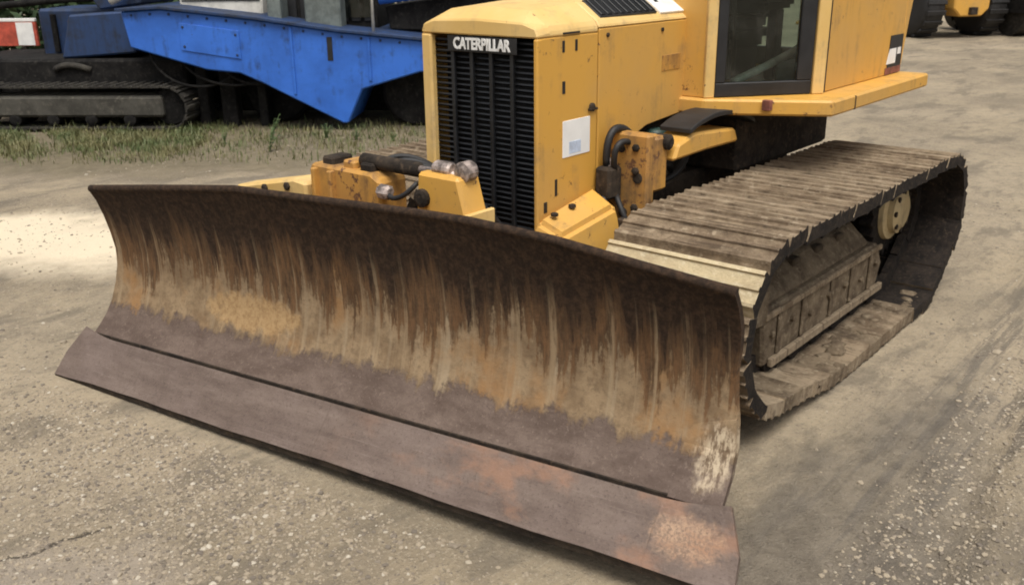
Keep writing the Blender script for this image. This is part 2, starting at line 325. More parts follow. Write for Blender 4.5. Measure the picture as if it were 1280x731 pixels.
def ground_mat():
    g = G('dusty_gravel_ground'); v = g.pos(); x, y, z = g.sep(v)
    n0 = g.noise(v, .35, 5, .6); n1 = g.noise(v, 1.5, 7, .66); n2 = g.noise(v, 9, 8, .7); n3 = g.noise(v, 55, 6, .72); gr = g.vor(v, 85)
    c = g.mix(g.ss(n1, .34, .66), (.290, .236, .160), (.192, .157, .110))
    c = g.mix(g.ss(n0, .42, .62), c, (.345, .282, .195))
    c = g.mix(g.ma('MULTIPLY', g.ss(g.noise(v, 4.2, 7, .68), .46, .68), .55), c, (.225, .185, .135))
    c = g.mix(g.ma('MULTIPLY', g.ss(g.noise(g.mp(v, (.8, 1, 1), (5, 2, 0)), .9, 6, .62), .50, .66), .75), c, (.36, .292, .195))
    tr_ = g.noise(g.mp(v, (.5, 7, 1), (0, 0, 0), (0, 0, -.1)), 1.8, 6, .66)
    c = g.mix(g.ma('MULTIPLY', g.ss(tr_, .49, .60), g.ma('MULTIPLY', g.ss(y, 1.3, 1.7), .8)), c, (.125, .106, .084))
    c = g.mix(g.ma('MULTIPLY', g.ss(n2, .45, .70), .55), c, (.18, .15, .11))
    c = g.mix(g.ma('MULTIPLY', g.ss(n3, .50, .70), .7), c, (.42, .36, .27)); c = g.mix(g.ma('MULTIPLY', g.ss(g.noise(g.mp(v, (1, 1, 1), (3, 3, 0)), 38, 6, .75), .53, .68), .7), c, (.12, .10, .078))
    c = g.mix(g.ma('MULTIPLY', g.ss(gr, .34, .06), g.ma('MULTIPLY', g.ss(n2, .60, .40), .38)), c, (.44, .40, .32))
    c = g.mix(g.ma('MULTIPLY', g.ss(g.noise(g.mp(v, (.55, 1.5, 1), (1, 4, 0), (0, 0, .75)), 1.9, 8, .7), .50, .62), .6), c, (.135, .114, .086))
    def blob(cx, cy, rx, ry, rot, e0, e1, amp=1.6, sc=2.2):
        cs, sn = math.cos(rot), math.sin(rot); dx = g.ma('SUBTRACT', x, cx); dy = g.ma('SUBTRACT', y, cy)
        u = g.ma('DIVIDE', g.ma('ADD', g.ma('MULTIPLY', dx, cs), g.ma('MULTIPLY', dy, sn)), rx)
        t = g.ma('DIVIDE', g.ma('SUBTRACT', g.ma('MULTIPLY', dy, cs), g.ma('MULTIPLY', dx, sn)), ry)
        d = g.ma('ADD', g.ma('POWER', u, 2.0), g.ma('POWER', t, 2.0))
        return g.ss(g.ma('ADD', d, g.ma('MULTIPLY', g.ma('SUBTRACT', g.noise(v, sc, 6, .66), .5), amp)), e1, e0)
    pale = blob(-.75, -4.05, 2.0, .75, -.95, .2, 1.6, 2.6, 1.6)                       # dry sandy spill
    c = g.mix(g.ma('MULTIPLY', pale, .9), c, (.74, .63, .46))
    wet = blob(-.75, 1.75, 1.6, .33, .06, .2, 1.5, 2.2, 3)                            # damp churned mud beside the blade
    c = g.mix(g.ma('MULTIPLY', wet, .62), c, g.mix(g.ss(n2, .40, .62), (.14, .122, .100), (.085, .073, .060)))
    wet2 = blob(-2.2, 1.68, .55, .10, .05, .2, 1.3, 1.2, 4)                  # thin wet film
    oil = blob(1.35, .35, .55, .5, .4, .3, 1.4)
    c = g.mix(g.ma('MULTIPLY', oil, .35), c, (.20, .17, .14))
    pt1 = blob(1.25, .10, .62, .50, .25, .45, 1.05, 1.5, 3.5)                     # hard smooth crust with a crack along its rim
    c = g.mix(g.ma('MULTIPLY', pt1, .85), c, g.mix(g.ss(n2, .36, .66), (.335, .285, .225), (.255, .215, .170)))
    crk = g.ma('ABSOLUTE', g.ma('ADD', g.ma('ADD', g.ma('SUBTRACT', y, -.245), g.ma('MULTIPLY', g.ma('SUBTRACT', x, .745), .32)), g.ma('MULTIPLY', g.ma('SUBTRACT', g.noise(v, 9, 6, .7), .5), .16)))
    crm = g.ma('MULTIPLY', g.ss(crk, .012, .003), g.ma('MULTIPLY', g.ss(x, .66, .76), g.ss(n2, .30, .45)))
    c = g.mix(g.ma('MULTIPLY', crm, .85), c, (.055, .045, .035))
    soil = blob(-3.4, -6.4, 2.9, 1.5, -.93, .4, 1.4)                         # dark soil under the grass
    c = g.mix(g.ma('MULTIPLY', soil, .75), c, g.mix(g.ss(n2, .4, .65), (.105, .088, .052), (.17, .140, .088)))
    rough = g.ma('SUBTRACT', .93, g.ma('MULTIPLY', g.ma('MAXIMUM', wet2, g.ma('MULTIPLY', wet, .35)), .62))
    b = g.ma('SUBTRACT', g.ma('ADD', g.ma('ADD', g.ma('MULTIPLY', n2, 1.0), g.ma('MULTIPLY', n3, .28)), g.ma('MULTIPLY', g.ss(gr, .45, 0.05), .22)), g.ma('MULTIPLY', crm, .6))
    return g.fin(c, rough, 0, b, .7, .026, .3)
ground = link('ground', me, ground_mat(), None, True); tag(ground, kind='structure')

# loose stones (nobody could count them)
def pebbles(n, smin, smax, sampler, seed):
    r = np.random.default_rng(seed)
    t = (1 + 5 ** .5) / 2
    ico = np.array([(-1, t, 0), (1, t, 0), (-1, -t, 0), (1, -t, 0), (0, -1, t), (0, 1, t), (0, -1, -t), (0, 1, -t), (t, 0, -1), (t, 0, 1), (-t, 0, -1), (-t, 0, 1)]) / 1.9
    F = np.array([(0, 11, 5), (0, 5, 1), (0, 1, 7), (0, 7, 10), (0, 10, 11), (1, 5, 9), (5, 11, 4), (11, 10, 2), (10, 7, 6), (7, 1, 8), (3, 9, 4), (3, 4, 2), (3, 2, 6), (3, 6, 8), (3, 8, 9), (4, 9, 5), (2, 4, 11), (6, 2, 10), (8, 6, 7), (9, 8, 1)])
    P = sampler(r, n); n = len(P)
    s = smin * (smax / smin) ** (r.random(n) ** 2.2)
    V = ico[None] * (1 + r.uniform(-.28, .28, (n, 12, 1))) * s[:, None, None] * np.stack([r.uniform(.7, 1.35, n), r.uniform(.7, 1.3, n), r.uniform(.4, .8, n)], -1)[:, None, :]
    a = r.uniform(0, 6.28, n); ca, sa = np.cos(a)[:, None], np.sin(a)[:, None]
    X = V[..., 0] * ca - V[..., 1] * sa; Y = V[..., 0] * sa + V[..., 1] * ca
    V = np.stack([X + P[:, :1], Y + P[:, 1:], V[..., 2] + (gh(P[:, 0], P[:, 1]) + s * .12)[:, None]], -1)
    tone = np.repeat(r.random(n), 12)
    return V.reshape(-1, 3), (F[None] + 12 * np.arange(n)[:, None, None]).reshape(-1, 3), tone
def bad(P):
    x, y = P[:, 0], P[:, 1]
    return ((x > -3.6) & (x < .12 - .117 * y) & (np.abs(y) < 1.66)) & ~((x < -.95) & (np.abs(y) > 1.3))
def s_front(r, n):
    P = np.stack([r.normal(.45, .42, n), r.normal(-.35, .75, n)], -1); return P[~bad(P)]
def s_wide(r, n):
    P = np.stack([r.uniform(-6, 2.2, n), r.uniform(-6, 3.6, n)], -1)
    keep = r.random(n) < .35 + .65 * (np.sin(P[:, 0] * 2.1 + 1) * np.sin(P[:, 1] * 1.7) > 0); P = P[keep]; return P[~bad(P)]
def s_right(r, n):
    P = np.stack([r.normal(-1.2, 1.3, n), 1.75 + np.abs(r.normal(0, .75, n))], -1); return P[~bad(P)]
VV, FF, TT, off = [], [], [], 0
for args in ((15000, .003, .011, s_front, 1), (14000, .0035, .012, s_wide, 2), (160, .012, .028, s_wide, 3), (9000, .003, .011, s_right, 4)):
    V, F, T = pebbles(*args); VV.append(V); FF.append(F + off); TT.append(T); off += len(V)
me = bpy.data.meshes.new('loose_gravel'); me.from_pydata(np.concatenate(VV).tolist(), [], np.concatenate(FF).tolist())
at = me.attributes.new('tone', 'FLOAT', 'POINT'); at.data.foreach_set('value', np.concatenate(TT).astype(np.float32))
g = G('gravel_stone'); a = g.n('ShaderNodeAttribute'); a.attribute_name = 'tone'; tn = a.outputs['Fac']
c = g.mix(g.ss(tn, .0, .6), (.15, .125, .10), (.33, .275, .20)); c = g.mix(g.ss(tn, .86, 1.0), c, (.46, .41, .33))
grv = link('loose_gravel', me, g.fin(c, .9, 0, g.noise(g.pos(), 120, 4, .7), .4, .004), None, False)
tag(grv, 'loose tan and grey gravel scattered over the dirt yard', 'gravel', kind='stuff')

# ------------------------------------------------------------------ bulldozer
BD = empty('bulldozer', (0, 0, 0))
tag(BD, 'weathered yellow bulldozer with a wide rust-streaked front blade and muddy tracks', 'bulldozer')

# blade: curved moldboard, own frame (yawed and tilted on its ball joint)
prof = [(-.262, .93), (-.292, .86), (-.318, .76), (-.332, .66), (-.338, .56), (-.334, .47), (-.318, .385), (-.290, .305), (-.250, .245), (-.205, .200), (-.172, .172)]
cols = [-1.545, -1.50, -1.40, -1.25, -1.10, -.9, -.72, -.55, -.4, -.2, 0, .2, .4, .6, .78, .94, 1.09, 1.24, 1.38, 1.48, 1.545]
def ztop(y): return float(np.interp(y, [-1.56, -1.0, -.55, .55, .94, 1.25, 1.56], [.842, .893, .93, .93, .900, .857, .818]))
def blade_pt(y, i):
    x, z = prof[i]; t = max(0, (z - .5) / (.93 - .5)); z2 = z if z < .5 else .5 + t * (ztop(y) - .5)
    yy = y * (1 + (.008 - .020 * math.exp(-((z - .52) / .16) ** 2) - .012 * t) * (abs(y) / 1.545) ** 4)
    return Vector((x, yy, z2))
bm = bmesh.new(); TH = Vector((-.028, 0, 0))
fr = [[bm.verts.new(blade_pt(y, i)) for i in range(len(prof))] for y in cols]
bk = [[bm.verts.new(blade_pt(y, i) + TH) for i in range(len(prof))] for y in cols]
for a in range(len(cols) - 1):
    for i in range(len(prof) - 1):
        bm.faces.new([fr[a][i], fr[a][i + 1], fr[a + 1][i + 1], fr[a + 1][i]]); bm.faces.new([bk[a][i], bk[a + 1][i], bk[a + 1][i + 1], bk[a][i + 1]])
    bm.faces.new([fr[a][0], fr[a + 1][0], bk[a + 1][0], bk[a][0]]); bm.faces.new([fr[a][-1], bk[a][-1], bk[a + 1][-1], fr[a + 1][-1]])
for i in range(len(prof) - 1):
    bm.faces.new([fr[0][i], bk[0][i], bk[0][i + 1], fr[0][i + 1]]); bm.faces.new([fr[-1][i], fr[-1][i + 1], bk[-1][i + 1], bk[-1][i]])
blade = fin_bm('blade', bm, MOLD, BD, 0, True, loc=(.05, .007, .055), rot=(.02983, 0, .11739))
blade.data.set_sharp_from_angle(angle=R(40))
blade['label'] = 'wide curved dozer blade with brown rust streaks and mud'
# rolled lip along the top, in pieces following the crown
bm = bmesh.new(); bm_tube(bm, [blade_pt(y, 0) + Vector((-.014, 0, .002)) for y in cols], .017, 8); fin_bm('top_lip', bm, MOLD, blade, 0, True)
# cutting edge sections and end bits: plates with a small worn wave in the lower line
def edge_piece(name, y0, y1, top, bot, th=.026, n=14):
    bm = bmesh.new(); ra = []
    for k in range(n + 1):
        y = y0 + (y1 - y0) * k / n; wv = .003 * math.sin(y * 5.1 + 1) + .0015 * math.sin(y * 17)
        b = Vector((bot[0], y, bot[1] + wv)); tp = Vector((top[0], y, top[1])); nn = Vector((.71, 0, .71)) * th
        ra.append([bm.verts.new(p) for p in (tp + nn * .2, b + nn * .2 + Vector((-.010, 0, .014)), b + Vector((-.012, 0, .0)), b - nn * .7, tp - nn * .8)])
    lowf = []
    for a, b in zip(ra, ra[1:]):
        for k in range(5):
            f = bm.faces.new([a[k], a[(k + 1) % 5], b[(k + 1) % 5], b[k]])
            if k in (1, 2): f.material_index = 1  # dark lower lip paints in the shadow line under the blade
    bm.faces.new(ra[0][::-1]); bm.faces.new(ra[-1])
    o = fin_bm(name, bm, EDGE, blade, 0); o.data.materials.append(DARKST); return o
ET, EB = (-.152, .171), (.004, -.004)
edge_piece('cutting_edge', -1.376, -.0006, ET, EB); edge_piece('cutting_edge', .0006, 1.376, ET, EB)
box('joint_shade_strip', DARKST, blade, -.192, -.170, -1.54, 1.54, .150, .176, .002)  # dark strip added to draw the shadow line along the seam
def end_bit(s):
    bm = bmesh.new(); n = 6; ra = []
    for k in range(n + 1):
        t = k / n; yb = 1.3766 + .288 * t; yt = 1.3766 + .215 * t; tz = .171 + .028 * t * t; tx = -.152 - .012 * t
        wv = .003 * math.sin(s * yb * 5.1 + 1) + .0015 * math.sin(s * yb * 17) - .006 * t; nn = Vector((.71, 0, .71)) * .026
        b = Vector((.004, s * yb, -.004 + wv)); tp = Vector((tx, s * yt, tz)); m_ = (tp + b) / 2; m_.y = s * (.5 * (yb + yt) + .022 * t)
        ra.append([bm.verts.new(p) for p in (tp + nn * .2, m_ + nn * .2, b + nn * .2 + Vector((-.010, 0, .014)), b + Vector((-.012, 0, 0)), b - nn * .7, m_ - nn * .75, tp - nn * .8)])
    for a, b in zip(ra, ra[1:]):
        for k in range(7):
            f = bm.faces.new([a[k], a[(k + 1) % 7], b[(k + 1) % 7], b[k]])
            if k in (2, 3): f.material_index = 1  # same painted shadow line along the end bit's lower lip
    bm.faces.new(ra[0][::-1]); bm.faces.new(ra[-1])
    o = fin_bm('end_bit', bm, EDGE, blade, 0); o.data.materials.append(DARKST); return o
end_bit(-1); end_bit(1)
# welded corner patch plates with uneven outlines on the moldboard ends
for s in (1,):
    bm = bmesh.new(); P = []
    for (y, i, dz) in ((1.378, 10, 0), (1.378, 9, 0), (1.378, 8, 0), (1.382, 7, 0), (1.39, 6, -.03)): P.append(blade_pt(y, i) + Vector((.007, 0, dz)))
    Q = [blade_pt(1.545, i) + Vector((.007, .0, dz)) for i, dz in ((10, 0), (9, 0), (8, 0), (7, 0), (6, .02))]
    A = [bm.verts.new(p) for p in P]; B = [bm.verts.new(p) for p in Q]
    A2 = [bm.verts.new(p + Vector((-.012, 0, 0))) for p in P]; B2 = [bm.verts.new(p + Vector((-.012, 0, 0))) for p in Q]
    for k in range(4):
        bm.faces.new([A[k], A[k + 1], B[k + 1], B[k]]); bm.faces.new([A2[k], B2[k], B2[k + 1], A2[k + 1]])
        bm.faces.new([A[k], A2[k], A2[k + 1], A[k + 1]]); bm.faces.new([B[k], B[k + 1], B2[k + 1], B2[k]])
    bm.faces.new([A[0], B[0], B2[0], A2[0]]); bm.faces.new([A[4], A2[4], B2[4], B[4]])
    fin_bm('wear_plate', bm, MOLD, blade, 0)
# structure on the blade's back: box beams and ribs
yz = [(-1.45, .30), (1.45, .30), (1.45, .42), (-1.45, .42)]
yz_prism('back_beam', YEL_OR, blade, yz, -.46, -.345, .01)
yz_prism('back_beam', YEL_OR, blade, [(-1.40, .70), (1.40, .70), (1.30, .80), (-1.30, .80)], -.43, -.350, .01)
for y in (-1.42, -.8, -.3, .3, .8, 1.42):
    xz_prism('back_rib', YEL_OR, blade, [(-.30, .84), (-.40, .80), (-.48, .42), (-.46, .25), (-.28, .25), (-.37, .42), (-.37, .66)], y - .012, y + .012, .002)

# push frame (C-frame) and the gear behind the blade
pf = xz_prism('push_frame', YEL_OR, BD, [(-.46, .34), (-.46, .54), (-2.1, .50), (-2.1, .32)], .40, .52, .012)
pf2 = xz_prism('push_frame', YEL_OR, BD, [(-.46, .34), (-.46, .54), (-2.1, .50), (-2.1, .32)], -.52, -.40, .012)
bx = yz_prism('cross_beam', YEL_OR, BD, [(-.56, .30), (.56, .30), (.56, .58), (-.56, .58)], -.70, -.50, .02)
# pale folded plate, left end of the gear
pl = yz_prism('blade_brace', YEL_PALE, BD, [(-1.05, .80), (-.52, .80), (-.52, .955), (-.60, .962), (-1.03, .875)], -.56, -.44, .012)
for (y, z) in ((-.64, .925), (-.80, .895), (-.94, .86)):
    lathe('bolt', DARKST, pl, [(.018, -.006), (.018, .010), (.010, .014)], (-.44, y, z), 'X', 6)
# tilt bracket, orange
tb = yz_prism('tilt_bracket', YEL_OR, BD, [(-.50, .62), (-.07, .62), (-.07, 1.02), (-.12, 1.045), (-.48, 1.045), (-.50, 1.02)], -.60, -.45, .012)
for y in (-.40, -.27, -.17):
    box('lug', DARKST if y != -.27 else YEL_OR, tb, -.58, -.47, y - .035, y + .035, 1.035, 1.075, .008)
box('bracket_rib', YEL_OR, tb, -.455, -.425, -.36, -.335, .70, 1.03, .005)
box('bracket_rib', YEL_OR, tb, -.455, -.425, -.46, -.44, .70, 1.03, .005)
# tilt cylinder with a chromed rod and hoses
tc = lathe('tilt_cylinder', DARKST, BD, [(.02, -.22), (.029, -.21), (.029, .10), (.024, .11)], (-.52, -.02, 1.075), 'Y', 14, True)
lathe('rod', CHROME, tc, [(.015, .10), (.015, .34)], (-.52, -.02, 1.078), 'Y', 12, True)
lathe('rod_eye', CHROME, tc, [(.018, -.03), (.038, -.025), (.038, .025), (.018, .03)], (-.52, .325, 1.10), 'X', 14)
lathe('rod_clevis', CHROME, tc, [(.024, -.05), (.030, -.04), (.030, .03), (.024, .04)], (-.52, .22, 1.095), 'Y', 14)
for k in range(3):
    tube('hose', RUBBER, tc, bez((-.56, -.16 + .05 * k, 1.07), (-.64, -.10 + .06 * k, 1.13 - .02 * k), (-.72, .06 + .05 * k, 1.06 - .03 * k), (-.92, .10 + .04 * k, .74), 14), .011, 7)
tube('hose', RUBBER, tc, bez((-.47, -.05, 1.0), (-.42, .0, .95), (-.42, .08, .97), (-.47, .12, 1.04), 10), .010, 7)
lathe('fitting', CHROME, tc, [(.022, -.03), (.03, -.02), (.03, .02), (.018, .03)], (-.45, -.04, .985), 'Y', 8)
# lift bracket: tapered upright
lb = yz_prism('lift_bracket', YEL, BD, [(.10, .50), (.42, .50), (.375, .95), (.335, 1.085), (.13, 1.085), (.115, .95)], -.58, -.46, .012)
box('bracket_flange', YEL_PALE, lb, -.60, -.438, .372, .392, .52, .96, .004)
lathe('pin', DARKST, lb, [(.035, -.012), (.035, .012), (.02, .018)], (-.455, .16, .99), 'X', 14)
# trunnion guard beside the radiator: chamfered casting
bm = bmesh.new()
A = [(-.87, .30, .66), (-.87, .47, .66), (-1.36, .50, .62), (-1.36, .30, .62)]; B = [(-.94, .31, .83), (-.93, .455, .785), (-1.31, .455, .835), (-1.33, .31, .90)]
va = [bm.verts.new(p) for p in A]; vb = [bm.verts.new(p) for p in B]
bm.faces.new(va[::-1]); bm.faces.new(vb)
for i in range(4): bm.faces.new([va[i], va[(i + 1) % 4], vb[(i + 1) % 4], vb[i]])
tg = fin_bm('trunnion_guard', bm, YEL, BD, .022, seg=2)
lathe('bolt', DARKST, tg, [(.016, 0), (.016, .012), (.008, .015)], (-1.00, .36, .838), 'Z', 6)
lathe('bolt', DARKST, tg, [(.016, 0), (.016, .012), (.008, .015)], (-1.12, .36, .850), 'Z', 6)
box('gusset', DARKST, tg, -1.34, -1.30, .46, .52, .55, .78, .005)

# radiator guard: front frame with a crowned top
HW = .313
def hood_section(zs=1.555, zt=1.645, yt=.20, zb=.70):
    return [(-HW, zb), (HW, zb), (HW, zs), (HW - .02, zs + .025), (yt, zt), (0, zt + .012), (-yt, zt), (-HW + .02, zs + .025), (-HW, zs)]
def loft(name, mat, parent, secs, bevel=0):
    bm = bmesh.new(); rings = [[bm.verts.new((x, y, z)) for y, z in s] for x, s in secs]; n = len(rings[0])
    for a, b in zip(rings, rings[1:]):
        for i in range(n): bm.faces.new([a[i], a[(i + 1) % n], b[(i + 1) % n], b[i]])
    bm.faces.new(rings[0][::-1]); bm.faces.new(rings[-1]); return fin_bm(name, bm, mat, parent, bevel)
rg = empty('radiator_guard'); rg.parent = BD
# the guard is a shell: two side plates, cap and lower sill, with the core set back
fr_sec = hood_section(1.530, 1.590, .24)
cap_f = [(-HW, 1.535), (HW, 1.535), (HW, 1.545), (HW - .012, 1.572), (.24, 1.590), (0, 1.598), (-.24, 1.590), (-HW + .012, 1.572), (-HW, 1.545)]
cap_m = [(-HW, 1.535), (HW, 1.535), (HW, 1.552), (HW - .014, 1.578), (.21, 1.632), (0, 1.645), (-.21, 1.632), (-HW + .014, 1.578), (-HW, 1.552)]
cap_r = [(-HW, 1.535), (HW, 1.535), (HW, 1.557), (HW - .016, 1.580), (.20, 1.652), (0, 1.664), (-.20, 1.652), (-HW + .016, 1.580), (-HW, 1.557)]
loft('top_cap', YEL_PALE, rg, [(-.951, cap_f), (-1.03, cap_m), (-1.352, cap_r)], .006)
bm = bmesh.new(); bm_box(bm, -1.352, -.951, HW - .016, HW, .70, 1.534); sp = fin_bm('side_plate', bm, YEL, rg, .004)
bm = bmesh.new(); bm_box(bm, -1.352, -.951, -HW, -HW + .016, .70, 1.534); fin_bm('side_plate', bm, YEL, rg, .004)
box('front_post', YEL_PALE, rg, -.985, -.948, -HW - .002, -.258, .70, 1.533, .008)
box('front_post', YEL, rg, -.985, -.948, .292, HW + .002, .70, 1.533, .006)
box('lower_sill', DARKST, rg, -1.02, -.950, -.257, .291, .62, .74, .008)
box('radiator_core', GRILLE, rg, -1.20, -1.08, -.295, .295, .70, 1.53, .004)
# grille: vertical bars and thin horizontal slats
sl_me = None
for k in range(34):
    z = .765 + k * .0225
    if sl_me is None:
        bm = bmesh.new(); bm_box(bm, -.010, .010, -.272, .284, -.0035, .0035, Matrix.Rotation(R(-24), 4, 'Y'))
        s0 = fin_bm('slat', bm, GRILLE, rg, 0, loc=(-.992, .003, z)); sl_me = s0.data
    else: link('slat', sl_me, None, rg, loc=(-.992, .003, z))
for y in (-.150, -.045, .060, .17):
    box('grille_bar', GRILLE, rg, -.980, -.962, y - .009, y + .009, .742, 1.532, .003)
box('name_board', BLACK, rg, -.960, -.953, -.165, .205, 1.468, 1.530, .002)
MT = Matrix(((0, 0, 1, -.951), (1, 0, 0, .022), (0, 1, 0, 1.499), (0, 0, 0, 1)))
text_mesh('name_lettering', 'CATERPILLAR', .062, WHITE, rg, MT, .002, .0022, .80)
# side details: three slots, latch, white sticker
for (x, z, w_, h_) in ((-1.115, 1.495, .016, .045), (-1.20, 1.495, .016, .045), (-1.118, 1.335, .020, .050), (-1.07, .935, .016, .070), (-1.00, .865, .022, .045)):
    box('slot', BLACK, rg, x - w_ / 2, x + w_ / 2, HW - .003, HW + .002, z - h_ / 2, z + h_ / 2, .001)
box('upper_trim', BLACK, rg, -1.22, -1.11, HW - .001, HW + .004, 1.541, 1.549, .001)
st = box('sticker', STICK, rg, -1.300, -1.112, HW - .001, HW + .0025, 1.050, 1.200, .0008)
box('sticker_print', STICKB, rg, -1.235, -1.155, HW + .002, HW + .0035, 1.062, 1.112, .0005)
lathe('latch', DARKST, rg, [(.018, -.004), (.018, .010), (.01, .014)], (-1.31, HW, 1.235), 'Y', 10)
box('latch_bar', DARKST, rg, -1.345, -1.285, HW, HW + .012, 1.222, 1.232, .002)

# engine hood behind the guard
hd = empty('engine_hood'); hd.parent = BD
side = [(-1.362, .735), (-1.54, .77), (-1.56, 1.04), (-1.75, 1.10), (-2.32, 1.14), (-2.32, 1.548), (-1.362, 1.548)]
def hood_side(y0, y1):
    return xz_prism('side_panel', YEL, hd, side, y0, y1, .004)
hood_side(HW - .018, HW - .001); hood_side(-HW + .001, -HW + .018)
h1 = [(-HW + .001, 1.550), (HW - .001, 1.550), (HW - .001, 1.560), (HW - .017, 1.582), (.20, 1.650), (0, 1.662), (-.20, 1.650), (-HW + .017, 1.582), (-HW + .001, 1.560)]
h2 = [(y, z - .012) if z > 1.57 else (y, z) for y, z in h1]
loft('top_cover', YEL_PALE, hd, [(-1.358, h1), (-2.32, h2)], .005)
# black louvred panel and white panel lying on the sloped shoulder
dirv = Vector((0, .20 - (HW - .017), 1.650 - 1.582)).normalized(); nrmv = Vector((0, -dirv.z, dirv.y)) * -1
def shoulder(name, mat, x0, x1, t0, t1, h=.006, parent=hd):
    b0 = Vector((0, HW - .017, 1.580)); nn = Vector((0, dirv.z, -dirv.y)); nn = nn if nn.z > 0 else -nn
    bm = bmesh.new(); q = []
    for hh in (-.004, h):
        q.append([bm.verts.new(b0 + Vector((x, 0, 0)) + dirv * t + nn * hh) for x, t in ((x0, t0), (x1, t0), (x1, t1), (x0, t1))])
    bm.faces.new(q[0][::-1]); bm.faces.new(q[1])
    for i in range(4): bm.faces.new([q[0][i], q[0][(i + 1) % 4], q[1][(i + 1) % 4], q[1][i]])
    return fin_bm(name, bm, mat, parent, .0015)
lp = shoulder('louvre_panel', BLACK, -1.84, -1.40, .012, .128)
for k in range(9): shoulder('louvre', GRILLE, -1.83 + .048 * k, -1.80 + .048 * k, .022, .118, .012, lp)
wp = shoulder('white_notice', WHITE, -2.10, -1.862, .004, .130, .007)
shoulder('notice_print', BLACK, -1.93, -1.90, .075, .098, .0085, wp)
for (x, z) in ((-1.42, 1.52), (-1.85, 1.515), (-2.2, 1.515), (-1.42, .83)):
    lathe('panel_bolt', DARKST, hd, [(.010, -.003), (.010, .006), (.005, .008)], (x, HW - .001, z), 'Y', 6)
box('data_plate', YEL_OR, hd, -2.02, -1.86, HW - .002, HW + .002, 1.33, 1.40, .001)
lathe('exhaust_stack', DARKST, hd, [(.045, -.05), (.045, .55), (.052, .56), (.052, .60)], (-1.62, -.08, 1.66), 'Z', 18, True)
lathe('intake_bowl', BLACK, hd, [(.03, -.05), (.03, .25), (.075, .27), (.085, .40), (.05, .45)], (-1.98, -.08, 1.66), 'Z', 18, True)
# engine and frame below the hood
mf = box('main_frame', DARKST, BD, -3.35, -1.02, -.30, .30, .36, .80, .02)
box('engine_block', DARKST, mf, -2.25, -1.40, -.26, .26, .78, 1.45, .03)
lathe('filter', TEAL, mf, [(.045, -.09), (.05, -.08), (.05, .08), (.035, .09)], (-1.85, .30, .98), 'Z', 14, True)
tube('hose', RUBBER, mf, bez((-1.55, .27, 1.0), (-1.7, .42, .9), (-1.9, .4, .95), (-2.1, .27, .88), 12), .02, 8)
tube('hose', RUBBER, mf, bez((-1.6, .27, .85), (-1.8, .45, .80), (-2.0, .42, .9), (-2.2, .27, 1.0), 12), .016, 8)

# lift valve and hoses at the hood corner
lv = box('valve_bracket', YEL_OR, BD, -1.50, -1.44, .315, .52, .70, 1.12, .012)
for z in (.80, .96, 1.06):
    lathe('bolt', DARKST, lv, [(.017, -.006), (.017, .012), (.008, .016)], (-1.44, .46, z), 'X', 6)
box('valve_block', DARKST, lv, -1.43, -1.33, .32, .40, .84, .98, .012)
box('rear_lug', YEL_OR, lv, -1.60, -1.50, .44, .52, .86, 1.10, .012)
box('tie_plate', DARKST, lv, -1.52, -1.40, .33, .52, .60, .71, .008)
for (y, z, r_) in ((.47, .93, .024), (.385, 1.05, .018), (.40, .77, .022)):
    lathe('hole_bush', DARKST, lv, [(r_, -.01), (r_, .004), (r_ * .6, .006)], (-1.44, y, z), 'X', 14)
HO = (((-1.38, .35, .97), (-1.34, .36, 1.17), (-1.46, .37, 1.19), (-1.62, .36, 1.02), .017), ((-1.39, .385, .96), (-1.30, .42, 1.10), (-1.42, .41, 1.17), (-1.66, .44, .92), .014),
      ((-1.36, .36, .86), (-1.24, .40, .78), (-1.34, .43, .70), (-1.46, .40, .64), .018), ((-1.40, .39, .85), (-1.33, .47, .80), (-1.38, .50, .66), (-1.50, .46, .62), .013), ((-1.55, .36, .80), (-1.62, .43, .92), (-1.75, .44, .98), (-1.95, .33, .86), .016))
for p0, p1, p2, p3, r_ in HO: tube('hose', RUBBER, lv, bez(p0, p1, p2, p3, 14), r_, 8)
lathe('fitting', CHROME, lv, [(.014, -.03), (.019, -.02), (.019, .02), (.012, .03)], (-1.385, .352, .985), 'Z', 8)
# yellow fender brace running back to the platform, with a black rubber strip arched over it
bm = bmesh.new()
bm_prism(bm, [(-1.60, 0, .985), (-1.64, 0, 1.055), (-1.78, 0, 1.085), (-2.16, 0, 1.055), (-2.20, 0, .985), (-1.9, 0, .99)], (0, .40, 0), (0, .55, 0))
fb = fin_bm('fender_brace', bm, YEL, BD, .012)
lathe('end_pin', DARKST, fb, [(.028, -.04), (.034, -.03), (.034, .03), (.02, .04)], (-1.585, .505, 1.07), 'Y', 14)
bm = bmesh.new(); arc = []
for k in range(13):
    t = k / 12; arc.append((-1.72 - .62 * t, 1.095 + .060 * math.sin(math.pi * t) ** .8 - .035 * t))
for a, b in zip(arc, arc[1:]):
    pass
up = [(x, 0, z + .016) for x, z in arc]; lo = [(x, 0, z - .006) for x, z in arc][::-1]
bm_prism(bm, up + lo, (0, .40, 0), (0, .56, 0)); fin_bm('rubber_flap', bm, RUBBER, fb, .003)

